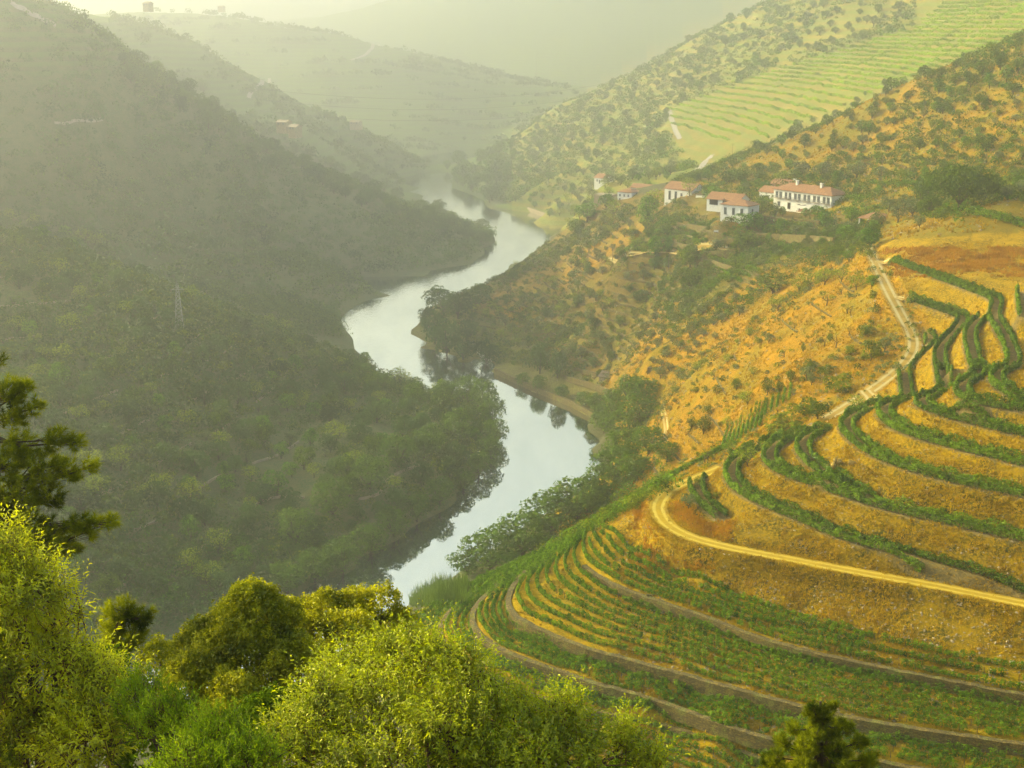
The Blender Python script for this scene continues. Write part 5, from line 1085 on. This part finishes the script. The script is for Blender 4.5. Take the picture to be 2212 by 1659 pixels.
def needle_tufts(P, D, g, ln=.13, nn=46, w=.0045):
    n = len(P); T = np.repeat(D, nn, 0) * .75 + unit(n*nn, g) * .8; T /= np.linalg.norm(T, axis=1, keepdims=True); B = np.repeat(P, nn, 0) + np.repeat(D, nn, 0) * (g.uniform(-.10, .05, n*nn))[:, None]
    S = np.cross(T, unit(n*nn, g)); S /= np.linalg.norm(S, axis=1, keepdims=True) + 1e-9; l = (ln * g.uniform(.7, 1.15, n*nn))[:, None]
    V = np.stack([B - S*w, B + S*w, B + T*l], 1).reshape(-1, 3); return V, np.arange(3*n*nn).reshape(-1, 3)
def pine_near(name, label, base, spine, clusters, seed, ln=.13, per=1.0, nn=46, w=.0045, upw=.5):
    g = np.random.default_rng(seed); r = bpy.data.objects.new(name, None); COL.objects.link(r); r.location = base; tag(r, label, 'tree'); B = Vector(base)
    t = MB(); t.tube([Vector(p) - B for p in spine], np.linspace(.17, .03, len(spine)), 7); ob('trunk', t.me('trunk', [M['bark']]), r)
    br = MB(); P = []; D = []
    sp = [Vector(p) for p in spine]
    for (u, v, rp, d) in clusters:
        c = Vector(PT(u, v, d=d)); rr_ = rp * d / FPX
        s = min(sp, key=lambda p: (p - c).length + abs((p.z - (c.z - .5)) * .7)); m_ = s.lerp(c, .55) - Vector((0, 0, .12 * (c - s).length)); br.tube([s - B, m_ - B, c - B], [.035, .022, .01], 5)
        n = max(3, int(per * rp * rp / 42)); out = (c - s).normalized()
        q = unit(n, g); pts = np.array(c) + q * (rr_ * g.uniform(.35, 1.0, n) ** .7)[:, None]
        dd = q * .6 + np.array(out) * .5 + np.array([0, 0, upw]); dd /= np.linalg.norm(dd, axis=1, keepdims=True); P.append(pts); D.append(dd)
        for k in range(0, n, 2): br.tube([m_.lerp(c, g.uniform(.4, 1)) - B, Vector(pts[k] - dd[k]*.05) - B], [.008, .004], 3)
    P = np.vstack(P); D = np.vstack(D); V, Fq = needle_tufts(P, D, g, ln, nn, w)
    ob('branches', br.me('branches', [M['bark']]), r); ob('needles', mesh_np('needles', V - np.array(base)[None], Fq, [M['pine']]), r); return r
A = 15.5
almond_near('almond_tree', 'tall long-leaved almond tree growing in front of the big pine', [(-40,1240,120,A),(50,1290,120,A),(115,1335,80,A),(60,1450,170,A),(180,1500,120,A),(-20,1600,190,A),(200,1610,120,A-.5),(-180,1400,200,A)], 50, 1, leaf=.105)
C_ = 16.5
almond_near('almond_tree', 'very wide long-leaved almond tree in front of the walled vineyard', [(760,1465,80,C_+1),(850,1445,80,C_+1),(935,1440,85,C_+.5),(1010,1480,85,C_),(700,1545,90,C_),(840,1560,130,C_),(985,1590,130,C_-.5),(1110,1545,85,C_),(1215,1540,60,C_),(1240,1620,95,C_-.3),(1345,1610,60,C_),(1400,1650,50,C_),(640,1630,90,C_-.5),(1110,1680,120,C_-.8),(800,1700,130,C_-1)], 50, 2, leaf=.110)
O_ = 23.0
round_near('evergreen_oak', 'rounded dark-olive evergreen oak between the small pine and the paler oak', [(545,1335,85,O_),(480,1390,90,O_),(605,1345,60,O_+.5),(415,1420,60,O_),(560,1430,110,O_-.5),(430,1500,100,O_-1),(520,1530,90,O_-1.5),(345,1430,40,O_)], 300, 3, leaf=.062)
round_near('evergreen_oak', 'pale sprigged evergreen oak between the round oak and the river', [(700,1330,62,O_+2),(770,1320,55,O_+2),(660,1370,70,O_+1.5),(825,1310,38,O_+2),(740,1400,90,O_+1),(850,1360,50,O_+2),(640,1460,90,O_),(720,1490,80,O_-1)], 240, 4, leaf=.06)
almond_near('broom_bush', 'fine-leaved bright green broom bush between the two almond trees', [(470,1600,85,14),(370,1570,80,14.5),(560,1650,80,13.6),(300,1530,80,15),(420,1680,110,13.4)], 100, 5, leaf=.07, mat='fg_green', sh=(.2, .4), nl=16, droop=.15, cat='bush', up=.7)
round_near('undergrowth_bush', 'dark bush deep between the almond trees', [(330,1620,120,19),(600,1600,120,19),(200,1470,80,19),(640,1560,90,19),(80,1600,150,19),(1000,1700,150,19.5),(1350,1720,90,19.5)], 160, 6, leaf=.07, mat='oak', cat='bush')
# pines
pb = PT(-190, 1500, d=25); sp = [(pb[0], 25, float(H(pb[0], 25)) - .3), PT(-185,1400,d=25), PT(-160,1200,d=25), PT(-140,1050,d=25), PT(-110,900,d=25), PT(-90,780,d=25), PT(-80,680,d=25)]
pine_near('pine_tree', 'tall pine with long tufted branches standing behind the left almond tree', sp[0], sp, [(18,850,40,25),(55,840,22,25),(75,880,20,25),(30,900,30,25),(2,778,13,25),(-30,800,30,25),(45,960,34,24.8),(20,1000,45,24.8),(120,950,30,24.6),(165,955,22,24.6),(95,1010,42,24.6),(150,1015,32,24.6),(195,1005,20,24.6),(45,1065,50,24.5),(110,1070,34,24.5),(-20,1100,60,24.5),
    (60,1140,46,24.3),(120,1150,36,24.3),(165,1130,28,24.2),(205,1140,28,24.2),(238,1128,20,24.2),(110,1190,34,24.3),(150,1185,26,24.3),(10,1180,60,24.3),(60,1215,40,24.3),(-60,950,60,25)], 11, ln=.14, per=1.5, nn=60, w=.005)
pb = PT(235, 1600, d=21); sp = [(pb[0], 21, float(H(pb[0], 21)) - .3), PT(238,1500,d=21), PT(245,1400,d=21), PT(262,1330,d=21)]
pine_near('pine_tree', 'small pine top rising between the almond tree and the oak', sp[0], sp, [(262,1320,34,21),(240,1360,30,21),(300,1335,26,21),(290,1370,30,21),(320,1325,14,21),(250,1400,40,21),(230,1320,16,21)], 12, ln=.11, per=1.8, nn=50, w=.005)
pd_ = 30.0; pb = PT(1772, 1900, d=pd_); bz = float(H(pb[0], pd_)); sp = [(pb[0], pd_, bz - .3)] + [PT(1772, v, d=pd_) for v in (1800, 1700, 1620, 1560, 1515)]
cl = [(1772,1530,13,pd_)]; g = np.random.default_rng(8)
for k, (v, w) in enumerate([(1550,26),(1580,62),(1615,90),(1655,112),(1700,125),(1750,130)]):
    for i in range(6 + k): a = i * 6.28 / (6 + k) + k; cl.append((1772 + math.cos(a) * w, v - abs(math.cos(a)) * 12 + g.normal() * 5, 15 + 2*k, pd_ + math.sin(a) * w * .01)); cl.append((1772 + math.cos(a) * w * .55, v + 8, 14 + 2*k, pd_ + math.sin(a) * w * .0055))
pine_near('pine_tree', 'young pine with upswept branches standing before the vineyard walls', sp[0], sp, cl, 13, ln=.15, per=2.2, nn=52, w=.006, upw=.9)
finish_labels()
# ------------------------------------------------------------------ the hazy air of the valley
hm = bpy.data.materials.new('haze'); hm.use_nodes = True; hn = hm.node_tree.nodes; hl = hm.node_tree.links; hn.remove(hn['Principled BSDF'])
pv = hn.new('ShaderNodeVolumePrincipled'); pv.inputs['Density'].default_value = HAZE_DENSITY; pv.inputs['Color'].default_value = (.93, .95, 1.0, 1); pv.inputs['Anisotropy'].default_value = .76
hl.new(pv.outputs[0], hn['Material Output'].inputs['Volume'])
hb = MB().box(-6000, 6000, -300, 9000, -60, 900)
tag(ob('haze', hb.me('haze', [hm])), kind='stuff')
